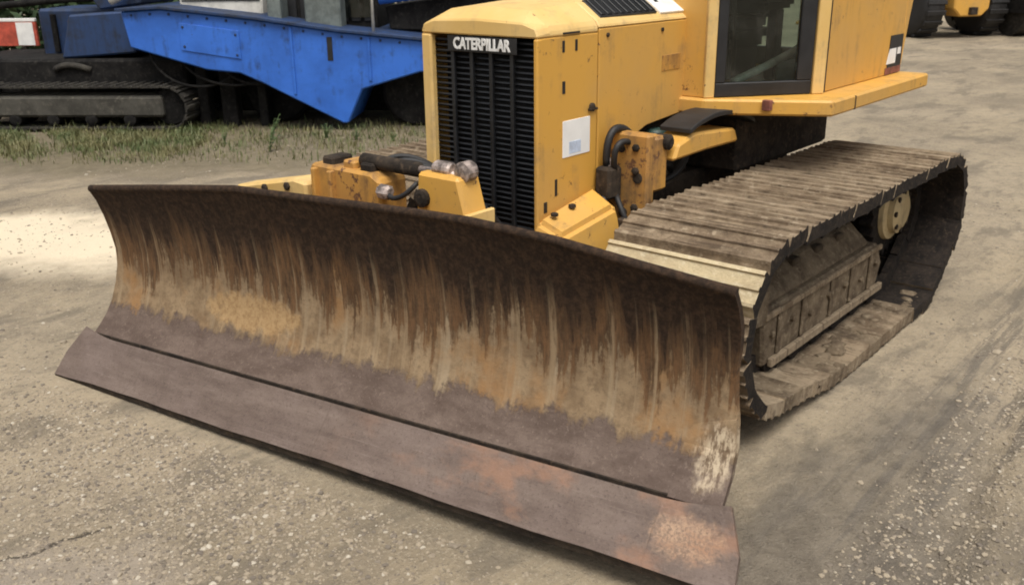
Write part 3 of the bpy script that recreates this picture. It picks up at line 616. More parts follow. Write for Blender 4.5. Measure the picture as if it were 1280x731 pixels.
# operator platform and cab
pt = [(-2.03, .44), (-2.32, .95), (-3.64, .95), (-3.64, -.95), (-2.32, -.95), (-2.03, -.44)]
pfm = xy_prism('platform', YEL, BD, pt, 1.122, 1.195, .010)
box('tank_skirt', DARKST, pfm, -3.40, -2.30, -.50, .50, .80, 1.121, .02)
box('platform_joint', DARKST, pfm, -2.585, -2.575, .940, .953, 1.125, 1.190, .001)
box('red_tag', DULLRED, pfm, -2.175, -2.145, .66, .70, 1.150, 1.197, .002, Matrix.Translation((0, .02, 0)))
cab = empty('cab'); cab.parent = BD
Apt, Bpt, Cpt = Vector((-2.06, .44, 0)), Vector((-2.50, .80, 0)), Vector((-3.60, .80, 0))
ROOF = 2.62
def panel(name, mat, parent, p, q, z0, z1, th, inset0=0, inset1=0, out=0.0, bevel=.004):
    """upright board between plan points p and q"""
    d = (q - p); L = d.length; d.normalize(); n = Vector((-d.y, d.x, 0))
    if n.dot(Vector((p.x + 2.9, p.y, 0)) + Vector((q.x + 2.9, q.y, 0))) < 0: n = -n
    a = p + d * inset0 + n * out; b = p + d * (L - inset1) + n * out
    bm = bmesh.new(); bm_prism(bm, [(a.x, a.y, z0), (b.x, b.y, z0), (b.x, b.y, z1), (a.x, a.y, z1)], (0, 0, 0), -n * th); return fin_bm(name, bm, mat, parent, bevel)
mir = lambda v: Vector((v.x, -v.y, v.z))
for f in (lambda v: v, mir):
    A_, B_, C_ = f(Apt), f(Bpt), f(Cpt); L = (B_ - A_).length
    panel('pillar', YEL_PALE, cab, A_, B_, 1.196, ROOF, .06, -.015, L - .035, .006)
    dr = panel('door_frame', BLACK, cab, A_, B_, 1.197, 1.262, .035, .037, .045)
    panel('frame_rail', BLACK, dr, A_, B_, 2.50, 2.56, .035, .037, .045)
    panel('frame_rail', BLACK, dr, A_, B_, 1.263, 2.499, .035, .037, L - .088)
    panel('frame_rail', BLACK, dr, A_, B_, 1.263, 2.499, .035, L - .120, .045)
    panel('pane', GLASS, dr, A_, B_, 1.264, 2.498, .006, .090, .122, -.014, 0)
    panel('pillar', YEL_PALE, cab, A_, B_, 1.196, ROOF, .07, L - .040, -.02, .008)
    panel('side_panel', YEL, cab, B_, C_, 1.197, 1.78, .05, .028, .0)
    panel('pillar', YEL, cab, B_, C_, 1.781, ROOF, .05, .95, 0)
    panel('pane', GLASS, cab, B_, C_, 1.782, ROOF - .06, .006, .03, .16, -.02, 0)
    panel('seam', BLACK, cab, B_, C_, 1.197, 1.779, .004, .052, 1.040, .003, 0)
# slanted rear quarter panel with lamp
for s in (1, -1):
    xz_prism('quarter_panel', YEL, cab, [(-3.605, 1.197), (-3.606, 1.60), (-3.70, 1.60), (-3.66, 1.45)], s * .74, s * .80, .004)
    y0, y1 = (.8005, .8030) if s > 0 else (-.8030, -.8005)
    dc = xz_prism('decal', BLACK, cab, [(-3.385, 1.205), (-3.40, 1.405), (-3.595, 1.405), (-3.595, 1.205)], y0, y1, 0)
    xz_prism('decal_print', STICK, dc, [(-3.37, 1.255), (-3.40, 1.335), (-3.50, 1.335), (-3.50, 1.255)], y0 + s * .0015, y1 + s * .0015, 0)
    xz_prism('decal_print', STICK, dc, [(-3.52, 1.30), (-3.52, 1.335), (-3.57, 1.335), (-3.57, 1.30)], y0 + s * .0015, y1 + s * .0015, 0)
    xz_prism('decal_stripe', DULLRED, dc, [(-3.36, 1.200), (-3.36, 1.235), (-3.595, 1.235), (-3.595, 1.200)], y0 + s * .0015, y1 + s * .0015, 0)
panel('front_wall', YEL, cab, Vector((-2.06, .44, 0)), Vector((-2.06, -.44, 0)), 1.196, 1.66, .03, .02, .02)
panel('windscreen', GLASS, cab, Vector((-2.06, .44, 0)), Vector((-2.06, -.44, 0)), 1.662, 2.56, .006, .03, .03, -.01, 0)
box('rear_wall', GREYIN, cab, -3.60, -3.55, -.74, .74, 1.196, 1.30, .005)
box('pane', GLASS, cab, -3.58, -3.574, -.72, .72, 1.302, 2.56, 0)
xy_prism('roof', YEL, cab, [(-1.98, .50), (-2.46, .88), (-3.70, .88), (-3.70, -.88), (-2.46, -.88), (-1.98, -.50)], ROOF, ROOF + .09, .02)
# interior
box('console', GREYIN, cab, -2.34, -2.12, -.36, .30, 1.197, 1.56, .03)
seat = box('seat', SEAT, cab, -3.10, -2.62, -.27, .27, 1.36, 1.50, .05, seg=2)
box('seat_base', BLACK, seat, -3.05, -2.70, -.20, .20, 1.197, 1.362, .01)
bm = bmesh.new(); bm_box(bm, -.07, .07, -.26, .26, 0, .62, Matrix.Translation((-3.08, 0, 1.46)) @ Matrix.Rotation(R(-10), 4, 'Y')); fin_bm('seat_back', bm, SEAT, seat, .05, seg=2)
box('armrest', SEAT, seat, -3.0, -2.66, .32, .42, 1.56, 1.62, .02, seg=2); box('armrest_post', BLACK, seat, -2.92, -2.84, .34, .40, 1.197, 1.562, .01)
for (x, y) in ((-2.58, .30), (-2.55, -.30)):
    lv_ = tube('lever', BLACK, cab, [(x, y, 1.197), (x + .01, y, 1.5), (x + .06, y, 1.70)], .012, 8)
    lathe('knob', BLACK, lv_, [(.008, -.03), (.026, -.01), (.026, .015), (.01, .03)], (x + .06, y, 1.71), 'Z', 12, True)
tube('grab_rail', PALEBAR, cab, [(-2.20, .50, 1.262), (-2.50, .52, 1.31), (-2.80, .53, 1.36), (-2.86, .53, 1.38), (-2.885, .53, 1.43), (-2.90, .53, 1.62), (-2.90, .53, 1.90)], .020, 8)
box('side_console', GREYIN, cab, -3.20, -2.50, .56, .74, 1.197, 1.33, .02)

# ------------------------------------------------------------------ crawler tracks
def hull(P):
    P = sorted(set(P))
    def half(Q):
        h = []
        for p in Q:
            while len(h) > 1 and (h[-1][0] - h[-2][0]) * (p[1] - h[-2][1]) - (h[-1][1] - h[-2][1]) * (p[0] - h[-2][0]) <= 0: h.pop()
            h.append(p)
        return h[:-1]
    return half(P) + half(P[::-1])
def track_path(cs, extra, n):
    P = [(round(c[0] + c[2] * math.cos(t), 5), round(c[1] + c[2] * math.sin(t), 5)) for c in cs for t in np.linspace(0, 2 * math.pi, 90, endpoint=False)] + extra
    H = np.array(hull(P)); H = np.vstack([H, H[:1]]); s = np.concatenate([[0], np.cumsum(np.hypot(*np.diff(H, axis=0).T))]); u = np.linspace(0, s[-1], n, endpoint=False)
    return np.stack([np.interp(u, s, H[:, 0]), np.interp(u, s, H[:, 1])], -1), s[-1]
IDL = (-1.335, .475, .31); SPR = (-3.27, .495, .275)
NS = 37
path, plen = track_path([IDL, SPR], [(-1.95, .072), (-3.16, .074)], NS)
pitch = plen / NS
bm = bmesh.new(); SW = .34
# shoe in its own frame: u along the chain, y across, w outwards; turned-down edges and one grouser bar
sec = [(-.5 * pitch + .004, .0), (-.5 * pitch + .004, .062), (-.36 * pitch, .068), (-.34 * pitch, .058), (-.08 * pitch, .056), (-.06 * pitch, .066), (.04 * pitch, .066), (.06 * pitch, .056), (.36 * pitch, .055), (.38 * pitch, .064), (.46 * pitch, .060), (.5 * pitch + .002, .040), (.5 * pitch + .022, .006), (.5 * pitch + .022, -.010), (.40 * pitch, .0)]
bm_prism(bm, [(u, 0, w_) for u, w_ in sec], (0, -SW, 0), (0, SW, 0))
bmesh.ops.recalc_face_normals(bm, faces=bm.faces); 
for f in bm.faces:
    if abs(f.normal.y) > .9 or f.calc_center_median().z < .001: f.material_index = 1  # dark material paints shade onto shoe ends and inner faces
shoe_me = bpy.data.meshes.new('shoe'); bm.to_mesh(shoe_me); bm.free(); shoe_me.materials.append(SHOE); shoe_me.materials.append(CHAIN_SHADE)
bm = bmesh.new()
bm_prism(bm, [(u, 0, w_) for u, w_ in ((-.60 * pitch, -.085), (-.62 * pitch, -.03), (-.45 * pitch, -.006), (.45 * pitch, -.006), (.42 * pitch, -.06), (.2 * pitch, -.088))], (0, -.02, 0), (0, .02, 0))
bmesh.ops.recalc_face_normals(bm, faces=bm.faces); link_me = bpy.data.meshes.new('chain_link'); bm.to_mesh(link_me); bm.free(); link_me.materials.append(CHAIN_SHADE)
def make_track(s):
    YC = s * .913
    tr = empty('track'); tr.parent = BD
    for i in range(NS):
        p, a, b = path[i], path[i - 1], path[(i + 1) % NS]; t = Vector((b[0] - a[0], 0, b[1] - a[1])).normalized(); nrm = Vector((t.z, 0, -t.x))
        c = Vector((-2.2, 0, .45)) - Vector((p[0], 0, p[1]))
        if nrm.dot(c) > 0: nrm = -nrm
        t2 = Vector((0, 1, 0)).cross(nrm)
        Mx = Matrix((t2, Vector((0, 1, 0)), nrm)).transposed().to_4x4(); Mx.translation = (p[0], YC + random.uniform(-.004, .004), p[1])
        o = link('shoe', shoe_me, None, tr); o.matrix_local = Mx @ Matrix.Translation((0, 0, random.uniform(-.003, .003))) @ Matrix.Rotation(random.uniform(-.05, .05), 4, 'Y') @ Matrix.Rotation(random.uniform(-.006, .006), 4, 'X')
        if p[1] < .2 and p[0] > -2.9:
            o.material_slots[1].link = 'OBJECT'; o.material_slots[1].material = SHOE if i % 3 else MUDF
        if s > 0 and -1.16 < p[0] < -1.02 and p[1] > .6:
            o.material_slots[0].link = 'OBJECT'; o.material_slots[0].material = PALEMUD
        for q in (-.095, .095): o = link('chain_link', link_me, None, tr); o.matrix_local = Mx @ Matrix.Translation((0, q, 0))
    def TB(name, mat, x0, x1, y0, y1, z0, z1, bv=.01): return box(name, mat, tr, x0, x1, YC + s * y0, YC + s * y1, z0, z1, bv)
    # roller frame: boxed lower guard and sloping mud-laden cover
    bm = bmesh.new(); bm_prism(bm, [(-1.56, 0, .16), (-1.52, 0, .42), (-2.84, 0, .42), (-2.92, 0, .30), (-2.86, 0, .16)], (0, YC - .14, 0), (0, YC + .14, 0)); fin_bm('roller_frame', bm, MUDF, tr, .012)
    bm = bmesh.new(); A = [(-1.50, YC - .13, .421), (-1.50, YC + s * .13, .421), (-2.78, YC + s * .13, .421), (-2.78, YC - .13, .421)]
    if s < 0: A = [(-1.50, YC + .13, .421), (-1.50, YC - .13, .421), (-2.78, YC - .13, .421), (-2.78, YC + .13, .421)]
    Bt = [(-1.62, YC - s * .10, .545), (-1.60, YC + s * .03, .53), (-2.70, YC + s * .03, .56), (-2.72, YC - s * .10, .57)]
    va = [bm.verts.new(p) for p in A]; vb = [bm.verts.new(p) for p in Bt]; bm.faces.new(va); bm.faces.new(vb)
    for i in range(4): bm.faces.new([va[i], va[(i + 1) % 4], vb[(i + 1) % 4], vb[i]])
    fin_bm('frame_cover', bm, MUDF, tr, .02)
    TB('guard_rail', SHOE, -2.90, -1.60, .141, .165, .155, .195, .004); TB('guard_rail', SHOE, -2.86, -1.53, .141, .158, .385, .412, .004)
    for k in range(5): TB('frame_rib', MUDF, -1.70 - .27 * k + .03 * math.sin(k * 2.1), -1.665 - .27 * k + .03 * math.sin(k * 2.1), .1415, .153, .196, .384, .004)
    for k in range(4): TB('cover_cleat', MUDD, -1.78 - .25 * k, -1.70 - .25 * k, .02, .075, .50, .535, .008)
    for k in range(6):
        lathe('track_roller', CHAIN_SHADE, tr, [(.05, -.135), (.085, -.13), (.085, -.05), (.06, -.045), (.06, .045), (.085, .05), (.085, .13), (.05, .135)], (-1.68 - .235 * k, YC, .172), 'Y', 16)
    for k in range(7):
        lathe('frame_bolt', MUDF, tr, [(.017, -.004), (.017, .014), (.009, .018)] if s > 0 else [(.009, -.018), (.017, -.014), (.017, .004)], (-1.62 - .20 * k, YC + s * .14, .30 + .02 * math.sin(k * 2.3)), 'Y', 6)
    lathe('carrier_roller', DARKST, tr, [(.04, -.11), (.07, -.10), (.07, .10), (.04, .11)], (-2.2, YC, .70), 'Y', 16)
    TB('roller_bracket', MUDF, -2.24, -2.16, -.03, .03, .60, .68, .004)
    lathe('idler', DARKST, tr, [(.10, -.10), (.13, -.075), (.26, -.065), (.285, -.055), (.285, -.05), (.30, -.045), (.30, .045), (.285, .05), (.285, .055), (.26, .065), (.13, .075), (.10, .10)], (IDL[0], YC, IDL[1]), 'Y', 36)
    bm = bmesh.new(); bm_prism(bm, [(-1.24, 0, .40), (-1.24, 0, .55), (-1.56, 0, .52), (-1.56, 0, .36)], (0, YC + s * .105, 0), (0, YC + s * .15, 0)); fin_bm('idler_yoke', bm, MUDF, tr, .01)
    # sprocket with teeth, and a pale hub
    pr = []
    for k in range(46):
        t = 2 * math.pi * k / 46; r = .27 if k % 2 else .23; pr.append((SPR[0] + r * math.cos(t), SPR[1] + r * math.sin(t)))
    xz_prism('sprocket', CHAIN_SHADE, tr, pr, YC - .035, YC + .035, .003)
    lathe('final_drive', HUBM, tr, [(.17, .036), (.165, .06), (.13, .07), (.125, .10), (.08, .12)] if s > 0 else [(.08, -.12), (.125, -.10), (.13, -.07), (.165, -.06), (.17, -.036)], (SPR[0], YC, SPR[1]), 'Y', 28)
    for k in range(8):
        t = 2 * math.pi * k / 8; lathe('hub_bolt', DARKST, tr, [(.016, -.01), (.016, .01)], (SPR[0] + .105 * math.cos(t), YC + s * .104, SPR[1] + .105 * math.sin(t)), 'Y', 6)
    box('inner_support', DARKST, tr, -2.4, -1.7, YC - s * .62, YC - s * .12, .40, .56, .01)
    box('axle_housing', DARKST, tr, SPR[0] - .16, SPR[0] + .16, YC - s * .62, YC - s * .04, SPR[1] - .15, SPR[1] + .15, .03)
make_track(1); make_track(-1)
# mud lumps caught on the lower shoes (left side)
def lump_mesh(seed, mat):
    r = random.Random(seed); bm = bmesh.new(); bmesh.ops.create_icosphere(bm, subdivisions=2, radius=1)
    ph = [r.uniform(0, 6) for _ in range(6)]
    for v in bm.verts:
        c = v.co; k = 1 + .25 * math.sin(3 * c.x + ph[0]) * math.sin(2.5 * c.y + ph[1]) + .14 * math.sin(7 * c.z + ph[2] + 5 * c.x); v.co = c * k
    me = bpy.data.meshes.new('mud_lump'); bm.to_mesh(me); bm.free(); me.materials.append(mat)
    for p in me.polygons: p.use_smooth = True
    return me
lumps = [lump_mesh(k, MUDF) for k in range(4)]
trk = [o for o in BD.children if o.name.startswith('track')][0]
for k in range(60):
    o = link('mud_lump', random.choice(lumps), None, trk)
    x = -1.45 - 1.7 * random.random(); o.location = (x, random.uniform(1.09, 1.22), .072 + (.05 * max(0, (-1.95 - x) * -1.2) if x > -1.95 else 0)); sc = .008 + .028 * random.random() ** 2
    o.scale = (sc * 1.5, sc * 1.2, sc * .6); o.rotation_euler = (0, 0, random.uniform(0, 6))

# ------------------------------------------------------------------ blue machine behind (its own frame: x along it, y away, z up)
ang = math.atan2(.805, -.593)
BMX = empty('blue_screening_machine', (-4.93, -5.59, 0), (0, 0, ang))
tag(BMX, 'big blue steel plant machine on crawlers parked beyond the grass verge', 'machine')
def bxz(name, mat, parent, pts, y0, y1, bv=.01): return xz_prism(name, mat, parent, pts, y0, y1, bv)
hullp = [(-2.42, 1.31), (-2.36, .93), (-1.52, .685), (-1.16, .650), (-.90, .535), (-.04, .10), (.02, .10), (.20, .47), (.85, .655), (2.3, .66), (2.3, .94), (.86, .99), (-.05, 1.085), (-.92, 1.215), (-1.97, 1.335)]
hullb = bxz('hull', BLUE, BMX, hullp, 0, 1.9, .015)
flange = bxz('top_flange', BLUE_SHADE, hullb, [(-2.46, 1.312), (-1.97, 1.337), (-.92, 1.217), (-.05, 1.087), (.86, .992), (2.3, .942), (2.3, .975), (.86, 1.025), (-.05, 1.12), (-.92, 1.25), (-1.97, 1.37), (-2.46, 1.345)], -.05, 1.95, .005)
for (x, z0, z1) in ((-.55, .42, 1.14), (.30, .56, 1.03)):
    box('rib', BLUE, hullb, x - .015, x + .015, -.016, -.002, z0, z1, .004)
box('slot', BLACK, hullb, -.16, -.10, -.006, .01, .78, 1.03, .002)
for k in range(15):
    x = -2.3 + .21 * k; zt_ = float(np.interp(x, [-2.42, -1.97, -.92, -.05, .86], [1.31, 1.335, 1.215, 1.085, .99])) - .045
    lathe('rivet', BLUE_SHADE, hullb, [(.007, -.012), (.014, -.006), (.014, .004)], (x, -.002, zt_), 'Y', 8)
bxz('hatch', BLUE, hullb, [(-1.78, .90), (-1.12, .80), (-1.12, 1.10), (-1.78, 1.19)], -.012, -.002, .003)
for (x, z) in ((-1.74, .94), (-1.16, .845), (-1.16, 1.06), (-1.74, 1.145)): lathe('hatch_bolt', BLUE_SHADE, hullb, [(.006, -.022), (.014, -.018), (.014, -.010)], (x, 0, z), 'Y', 8)
for k, (x0, x1) in enumerate(((-2.2, -1.3), (-1.9, -.9), (-1.5, -.75))):
    tube('hose', UNDER, hullb, bez((x0, .12 + .06 * k, .86), (x0 + .1, .06, .45 + .05 * k), (x1 - .2, .08, .40), (x1, .2, .62), 12), .016, 7)
# rear body, deck shade painted into its blue
rb_ = box('rear_body', BLUE_SHADE, BMX, -3.92, -2.55, 1.0, 2.0, .72, 1.30, .03)
bxz('rear_chute', BLUE_SHADE, BMX, [(-3.35, .78), (-2.47, .84), (-2.50, 1.30), (-3.2, 1.26)], .35, .99, .02)
for x in (-3.75, -3.4): box('pipe_clamp', UNDER, rb_, x, x + .06, .95, .998, .80, 1.24, .006)
tube('pipe', UNDER, rb_, bez((-4.4, .9, 1.34), (-3.8, .8, 1.38), (-3.3, .7, 1.45), (-2.8, .8, 1.42), 10), .04, 8)
tube('pipe', UNDER2, rb_, bez((-3.42, .28, .66), (-3.3, .27, .75), (-3.15, .27, .72), (-3.0, .3, .66), 8), .035, 8)
# crawler undercarriage
cr = empty('crawler'); cr.parent = BMX
box('side_beam', BEAM, cr, -4.6, -2.10, .02, .42, .16, .40, .03)
bm = bmesh.new()
cpath, clen = track_path([(-4.75, .27, .22), (-2.05, .27, .22)], [], 60)
cp = clen / 60
bm = bmesh.new(); bm_prism(bm, [(-cp * .46, 0, 0), (-cp * .46, 0, .02), (-cp * .2, 0, .02), (-cp * .15, 0, .04), (cp * .1, 0, .04), (cp * .15, 0, .02), (cp * .46, 0, .02), (cp * .46, 0, 0)], (0, -.22, 0), (0, .22, 0))
bmesh.ops.recalc_face_normals(bm, faces=bm.faces); pad_me = bpy.data.meshes.new('pad'); bm.to_mesh(pad_me); bm.free(); pad_me.materials.append(UNDER2)
for yc in (.22, 1.75):
    for i in range(60):
        p, a, b = cpath[i], cpath[i - 1], cpath[(i + 1) % 60]; t = Vector((b[0] - a[0], 0, b[1] - a[1])).normalized(); nrm = Vector((t.z, 0, -t.x))
        if nrm.dot(Vector((-3.4 - p[0], 0, .27 - p[1]))) > 0: nrm = -nrm
        t2 = Vector((0, 1, 0)).cross(nrm); Mx = Matrix((t2, Vector((0, 1, 0)), nrm)).transposed().to_4x4(); Mx.translation = (p[0], yc, p[1])
        o = link('pad', pad_me, None, cr); o.matrix_local = Mx
    for x in (-4.75, -2.05): lathe('wheel', UNDER, cr, [(.06, -.12), (.20, -.10), (.20, .10), (.06, .12)], (x, yc, .27), 'Y', 24)
box('side_beam', UNDER2, cr, -4.6, -2.10, 1.55, 1.95, .16, .40, .03)
for k in range(5): lathe('roller', UNDER, cr, [(.04, -.20), (.07, -.19), (.07, .19), (.04, .20)], (-4.3 + .45 * k, .22, .135), 'Y', 14)
box('crawler_bridge', UNDER, BMX, -4.7, -1.9, .30, 1.7, .45, .78, .03)
for (x, w_) in ((-1.75, .12), (-1.45, .18), (-1.05, .10)): box('support_leg', UNDER, BMX, x - w_ / 2, x + w_ / 2, .35, .55, .0, .72, .012)
box('belly_box', UNDER, BMX, -1.55, .6, .75, 1.75, .12, .70, .03)
for x in (-.95, .75, 1.75): lathe('wheel', UNDER, BMX, [(.10, -.14), (.36, -.13), (.40, -.08), (.40, .08), (.36, .13), (.10, .14)], (x, .75 if x < 0 else .45, .40), 'Y', 28)
box('drawbar', UNDER, BMX, .3, 2.2, .6, 1.6, .30, .66, .03)
# deck load: pale cabinets, engine bay, tank
dk = box('cabinet', DIRTYW, BMX, -1.93, -.98, .45, 1.6, 1.22, 2.1, .02)
for x in (-1.62, -1.30): box('cabinet_joint', UNDER, dk, x - .008, x + .008, .444, .452, 1.40, 2.06, .001)
box('cabinet_rail', UNDER, dk, -1.90, -1.0, .440, .452, 1.395, 1.410, .001)
eb = box('engine_bay', UNDER, BMX, -.92, .30, .55, 1.6, 1.05, 2.0, .03)
for k in range(8): box('slat', BLACK, eb, -.86 + .145 * k, -.76 + .145 * k, .53, .552, 1.16, 1.85, .004)
box('step', GREYIN, eb, -.85, -.70, .20, .5, 1.12, 1.42, .01); box('valve_chest', GREYIN, eb, -.45, -.05, .25, .53, 1.10, 1.55, .02)
box('glass_hatch', GLASS, eb, -.30, .24, .520, .528, 1.20, 1.80, 0)
tube('handrail', DIRTYW, eb, [(.34, .10, 1.06), (.34, .10, 1.9), (-.9, .10, 2.02)], .018, 8)
bm = bmesh.new(); bm_prism(bm, [(.45, 0, 1.06), (.40, 0, 1.32), (1.1, 0, 1.42), (2.4, 0, 1.72), (2.4, 0, 1.40), (1.2, 0, 1.04)], (0, .5, 0), (0, 1.4, 0)); fin_bm('conveyor', bm, UNDER, BMX, .02)
tube('boom', BLUE, BMX, [(.35, .45, 1.40), (1.2, .42, 1.50), (2.5, .40, 1.80)], .06, 10)
bxz('front_fender', BLUE_SHADE, BMX, [(-2.95, 1.30), (-2.45, 1.36), (-2.40, 1.75), (-3.3, 1.9)], .6, 1.6, .02)
tube('ram', DIRTYW, BMX, [(-2.75, .5, 1.40), (-2.50, .5, 1.52)], .05, 10)

# red and white barrier standing beyond the blue machine
u = Vector((-.593, .805, 0)); v_ = Vector((-.805, -.593, 0)); B0 = Vector((-4.93, -5.59, 0))
def bpt(a, b): return B0 + u * a + v_ * b
RB = empty('road_barrier', bpt(-5.2, 1.6), (0, 0, ang)); tag(RB, 'red barrier board with white bands standing left of the blue machine', 'barrier')
bm = bmesh.new(); bm_box(bm, -.8, .9, -.02, .02, .82, 1.12); bd = fin_bm('board', bm, REDP, RB, .006)
for x in (-.45, .15, .74): box('white_band', WHITE, bd, x - .10, x + .12, -.024, -.018, .83, 1.11, .001)
box('rail', WHITE, bd, -.8, .9, -.024, .024, 1.121, 1.16, .004)
for x in (-.6, .7): box('leg', DARKST, RB, x - .03, x + .03, -.03, .03, .0, .818, .004); 
for x in (-.6, .7): box('foot', DARKST, RB, x - .05, x + .05, -.3, .3, 0, .06, .006)
# boundary hedge behind everything
def leaf_cloud(name, n, rad, zc, seed, mat, parent, size=.07):
    r = np.random.default_rng(seed); d = r.normal(size=(n, 3)); d /= np.linalg.norm(d, axis=1)[:, None]; rr = r.random(n) ** .45
    lob = 1 + .3 * np.sin(d[:, 0] * 5 + seed) * np.sin(d[:, 1] * 4 + 1) + .2 * np.sin(d[:, 2] * 7 + seed)
    P = d * (rr * lob)[:, None] * np.array(rad) + [0, 0, zc]; P = P[P[:, 2] > .05]; n = len(P)
    a = r.normal(size=(n, 3)); a /= np.linalg.norm(a, axis=1)[:, None]; b = np.cross(a, r.normal(size=(n, 3))); b /= np.linalg.norm(b, axis=1)[:, None]
    s = (size * r.uniform(.5, 1.3, n))[:, None]
    V = np.stack([P - a * s, P + b * s * .45, P + a * s, P - b * s * .45], 1).reshape(-1, 3); F = np.arange(4 * n).reshape(-1, 4)
    me = bpy.data.meshes.new(name); me.from_pydata(V.tolist(), [], F.tolist()); return link(name, me, mat, parent)
def leafm(name, a, b, c3):
    g = G(name); n = g.noise(g.pos(), 2.5, 4, .6); n2 = g.noise(g.pos(), 23, 3, .6); c = g.mix(g.ss(n, .38, .62), a, b); c = g.mix(g.ma('MULTIPLY', g.ss(n2, .5, .7), .6), c, c3)
    return g.fin(c, .6, 0)
LEAF = leafm('dark_leaf', (.018, .040, .012), (.035, .065, .018), (.065, .095, .03))
GRASS = leafm('dry_grass', (.085, .115, .036), (.16, .15, .06), (.24, .20, .10))
WEED = leafm('weed_leaf', (.055, .105, .03), (.09, .14, .045), (.17, .17, .07))
BARK = grime('bark', (.05, .04, .03), (.09, .07, .05), (.12, .10, .07), 12)
labels = ['rounded dark bush behind the red and white barrier', 'dark leafy bush behind the blue machine\'s shaded rear body', 'dark bush behind the pale cabinets on the blue machine', 'dark bush behind the engine bay of the blue machine']
for k, (a, b) in enumerate(((-6.6, 3.6), (-4.6, 4.0), (-1.6, 4.6), (1.6, 4.4))):
    bs = empty('bush', bpt(a, b)); tag(bs, labels[k], 'bush', 'bushes along the back of the yard')
    leaf_cloud('crown', 5200, (1.9, 1.9, 1.35), 1.25, 20 + k, LEAF, bs, .10)
    tube('trunk', BARK, bs, [(0, 0, 0), (.05, .03, .6), (.0, .1, 1.5)], [.09, .07, .03], 8)
    for t in range(5):
        an = t * 1.3 + k; tube('limb', BARK, bs, [(0, 0, .25), (.5 * math.cos(an), .5 * math.sin(an), .9), (1.0 * math.cos(an), 1.0 * math.sin(an), 1.7)], [.05, .035, .012], 6)

# ------------------------------------------------------------------ grass verge and weeds
def grass(n, seed):
    r = np.random.default_rng(seed)
    a = r.uniform(-4.6, 2.2, n * 3); b = r.uniform(-2.6, 1.4, n * 3)
    cl = .5 + .5 * np.sin(a * 3.1 + 1.5 * np.sin(b * 2.3)) * np.sin(b * 3.7 + 1.1 * np.sin(a * 1.9)) + .35 * np.sin(a * 9 + b * 7)
    dens = np.clip(1.15 - np.abs(b + .45) / 1.15, 0, 1) * np.clip(.25 + cl, 0, 1) * np.where(a > -1.4, .22, 1)
    k = r.random(n * 3) < dens; a, b = a[k][:n], b[k][:n]; n = len(a)
    x = -4.93 - .593 * a - .805 * b; y = -5.59 + .805 * a - .593 * b
    h = r.uniform(.025, .085, n) * (1 + .8 * (r.random(n) < .06)); th = r.uniform(0, 6.28, n); le = r.uniform(.1, .8, n) * h; wd = r.uniform(.0025, .006, n)
    z = gh(x, y) - .003; dx, dy = np.cos(th), np.sin(th)
    p0 = np.stack([x - dy * wd, y + dx * wd, z], -1); p1 = np.stack([x + dy * wd, y - dx * wd, z], -1)
    p2 = np.stack([x + dx * le * .4 + dy * wd * .7, y + dy * le * .4 - dx * wd * .7, z + h * .6], -1); p3 = np.stack([x + dx * le * .4 - dy * wd * .7, y + dy * le * .4 + dx * wd * .7, z + h * .6], -1); p4 = np.stack([x + dx * le, y + dy * le, z + h], -1)
    V = np.stack([p0, p1, p2, p3, p4], 1).reshape(-1, 3); i = np.arange(n)[:, None] * 5
    me = bpy.data.meshes.new('verge_grass'); me.from_pydata(V.tolist(), [], (i + [0, 1, 2, 3]).tolist() + (i + [3, 2, 4]).tolist()); return me
gs = link('verge_grass', grass(42000, 5), GRASS); tag(gs, 'sparse short grass along the verge before the blue machine', 'grass', kind='stuff')
def weed(loc, h, n, seed, label):
    r = random.Random(seed); w0 = empty('weed', loc); tag(w0, label, 'weed', 'weeds between the blade and the blue machine')
    for k in range(n):
        an = r.uniform(0, 6.28); l = h * r.uniform(.5, 1); sp = r.uniform(.1, .45) * h; top = Vector((math.cos(an) * sp, math.sin(an) * sp, l))
        pts = bez((r.uniform(-.02, .02), r.uniform(-.02, .02), 0), (0, 0, l * .4), top * .7, top, 6); bm = bmesh.new(); bm_tube(bm, pts, [.005, .005, .0045, .004, .0035, .003, .002], 5)
        sm = fin_bm('stem', bm, WEED, w0, 0, True); bm = bmesh.new()
        for j in range(1, 7):
            for q in range(2):
                b = r.uniform(0, 6.28); p = pts[j]; d = Vector((math.cos(b), math.sin(b), r.uniform(-.1, .6))).normalized(); L = h * r.uniform(.10, .2); s_ = d.cross(Vector((0, 0, 1))).normalized() * L * .22
                vs = [bm.verts.new(x) for x in (p, p + d * L * .45 + s_, p + d * L, p + d * L * .45 - s_)]; bm.faces.new(vs)
        me = bpy.data.meshes.new('leaves'); bm.to_mesh(me); bm.free(); link('leaves', me, WEED, sm)
for k, (a, b, h, n, lab) in enumerate(((-.72, -.45, .30, 4, 'tall thin weed standing before the blue machine\'s wedge-shaped belly'), (-.15, -.35, .16, 9, 'low leafy weed tuft under the tip of the blue hull'),
        (.20, -.42, .13, 8, 'small green weed tuft right of the blue hull tip'), (-.55, -1.05, .34, 3, 'lone pale weed stalk rising just behind the blade top'), (-1.15, -.7, .14, 7, 'small weed clump in the bare dirt before the blue machine'), (.62, -.55, .11, 7, 'little weed tuft nearest the radiator guard'))):
    p = bpt(a, b); weed((p.x, p.y, float(gh(p.x, p.y))), h, n, 60 + k, lab)

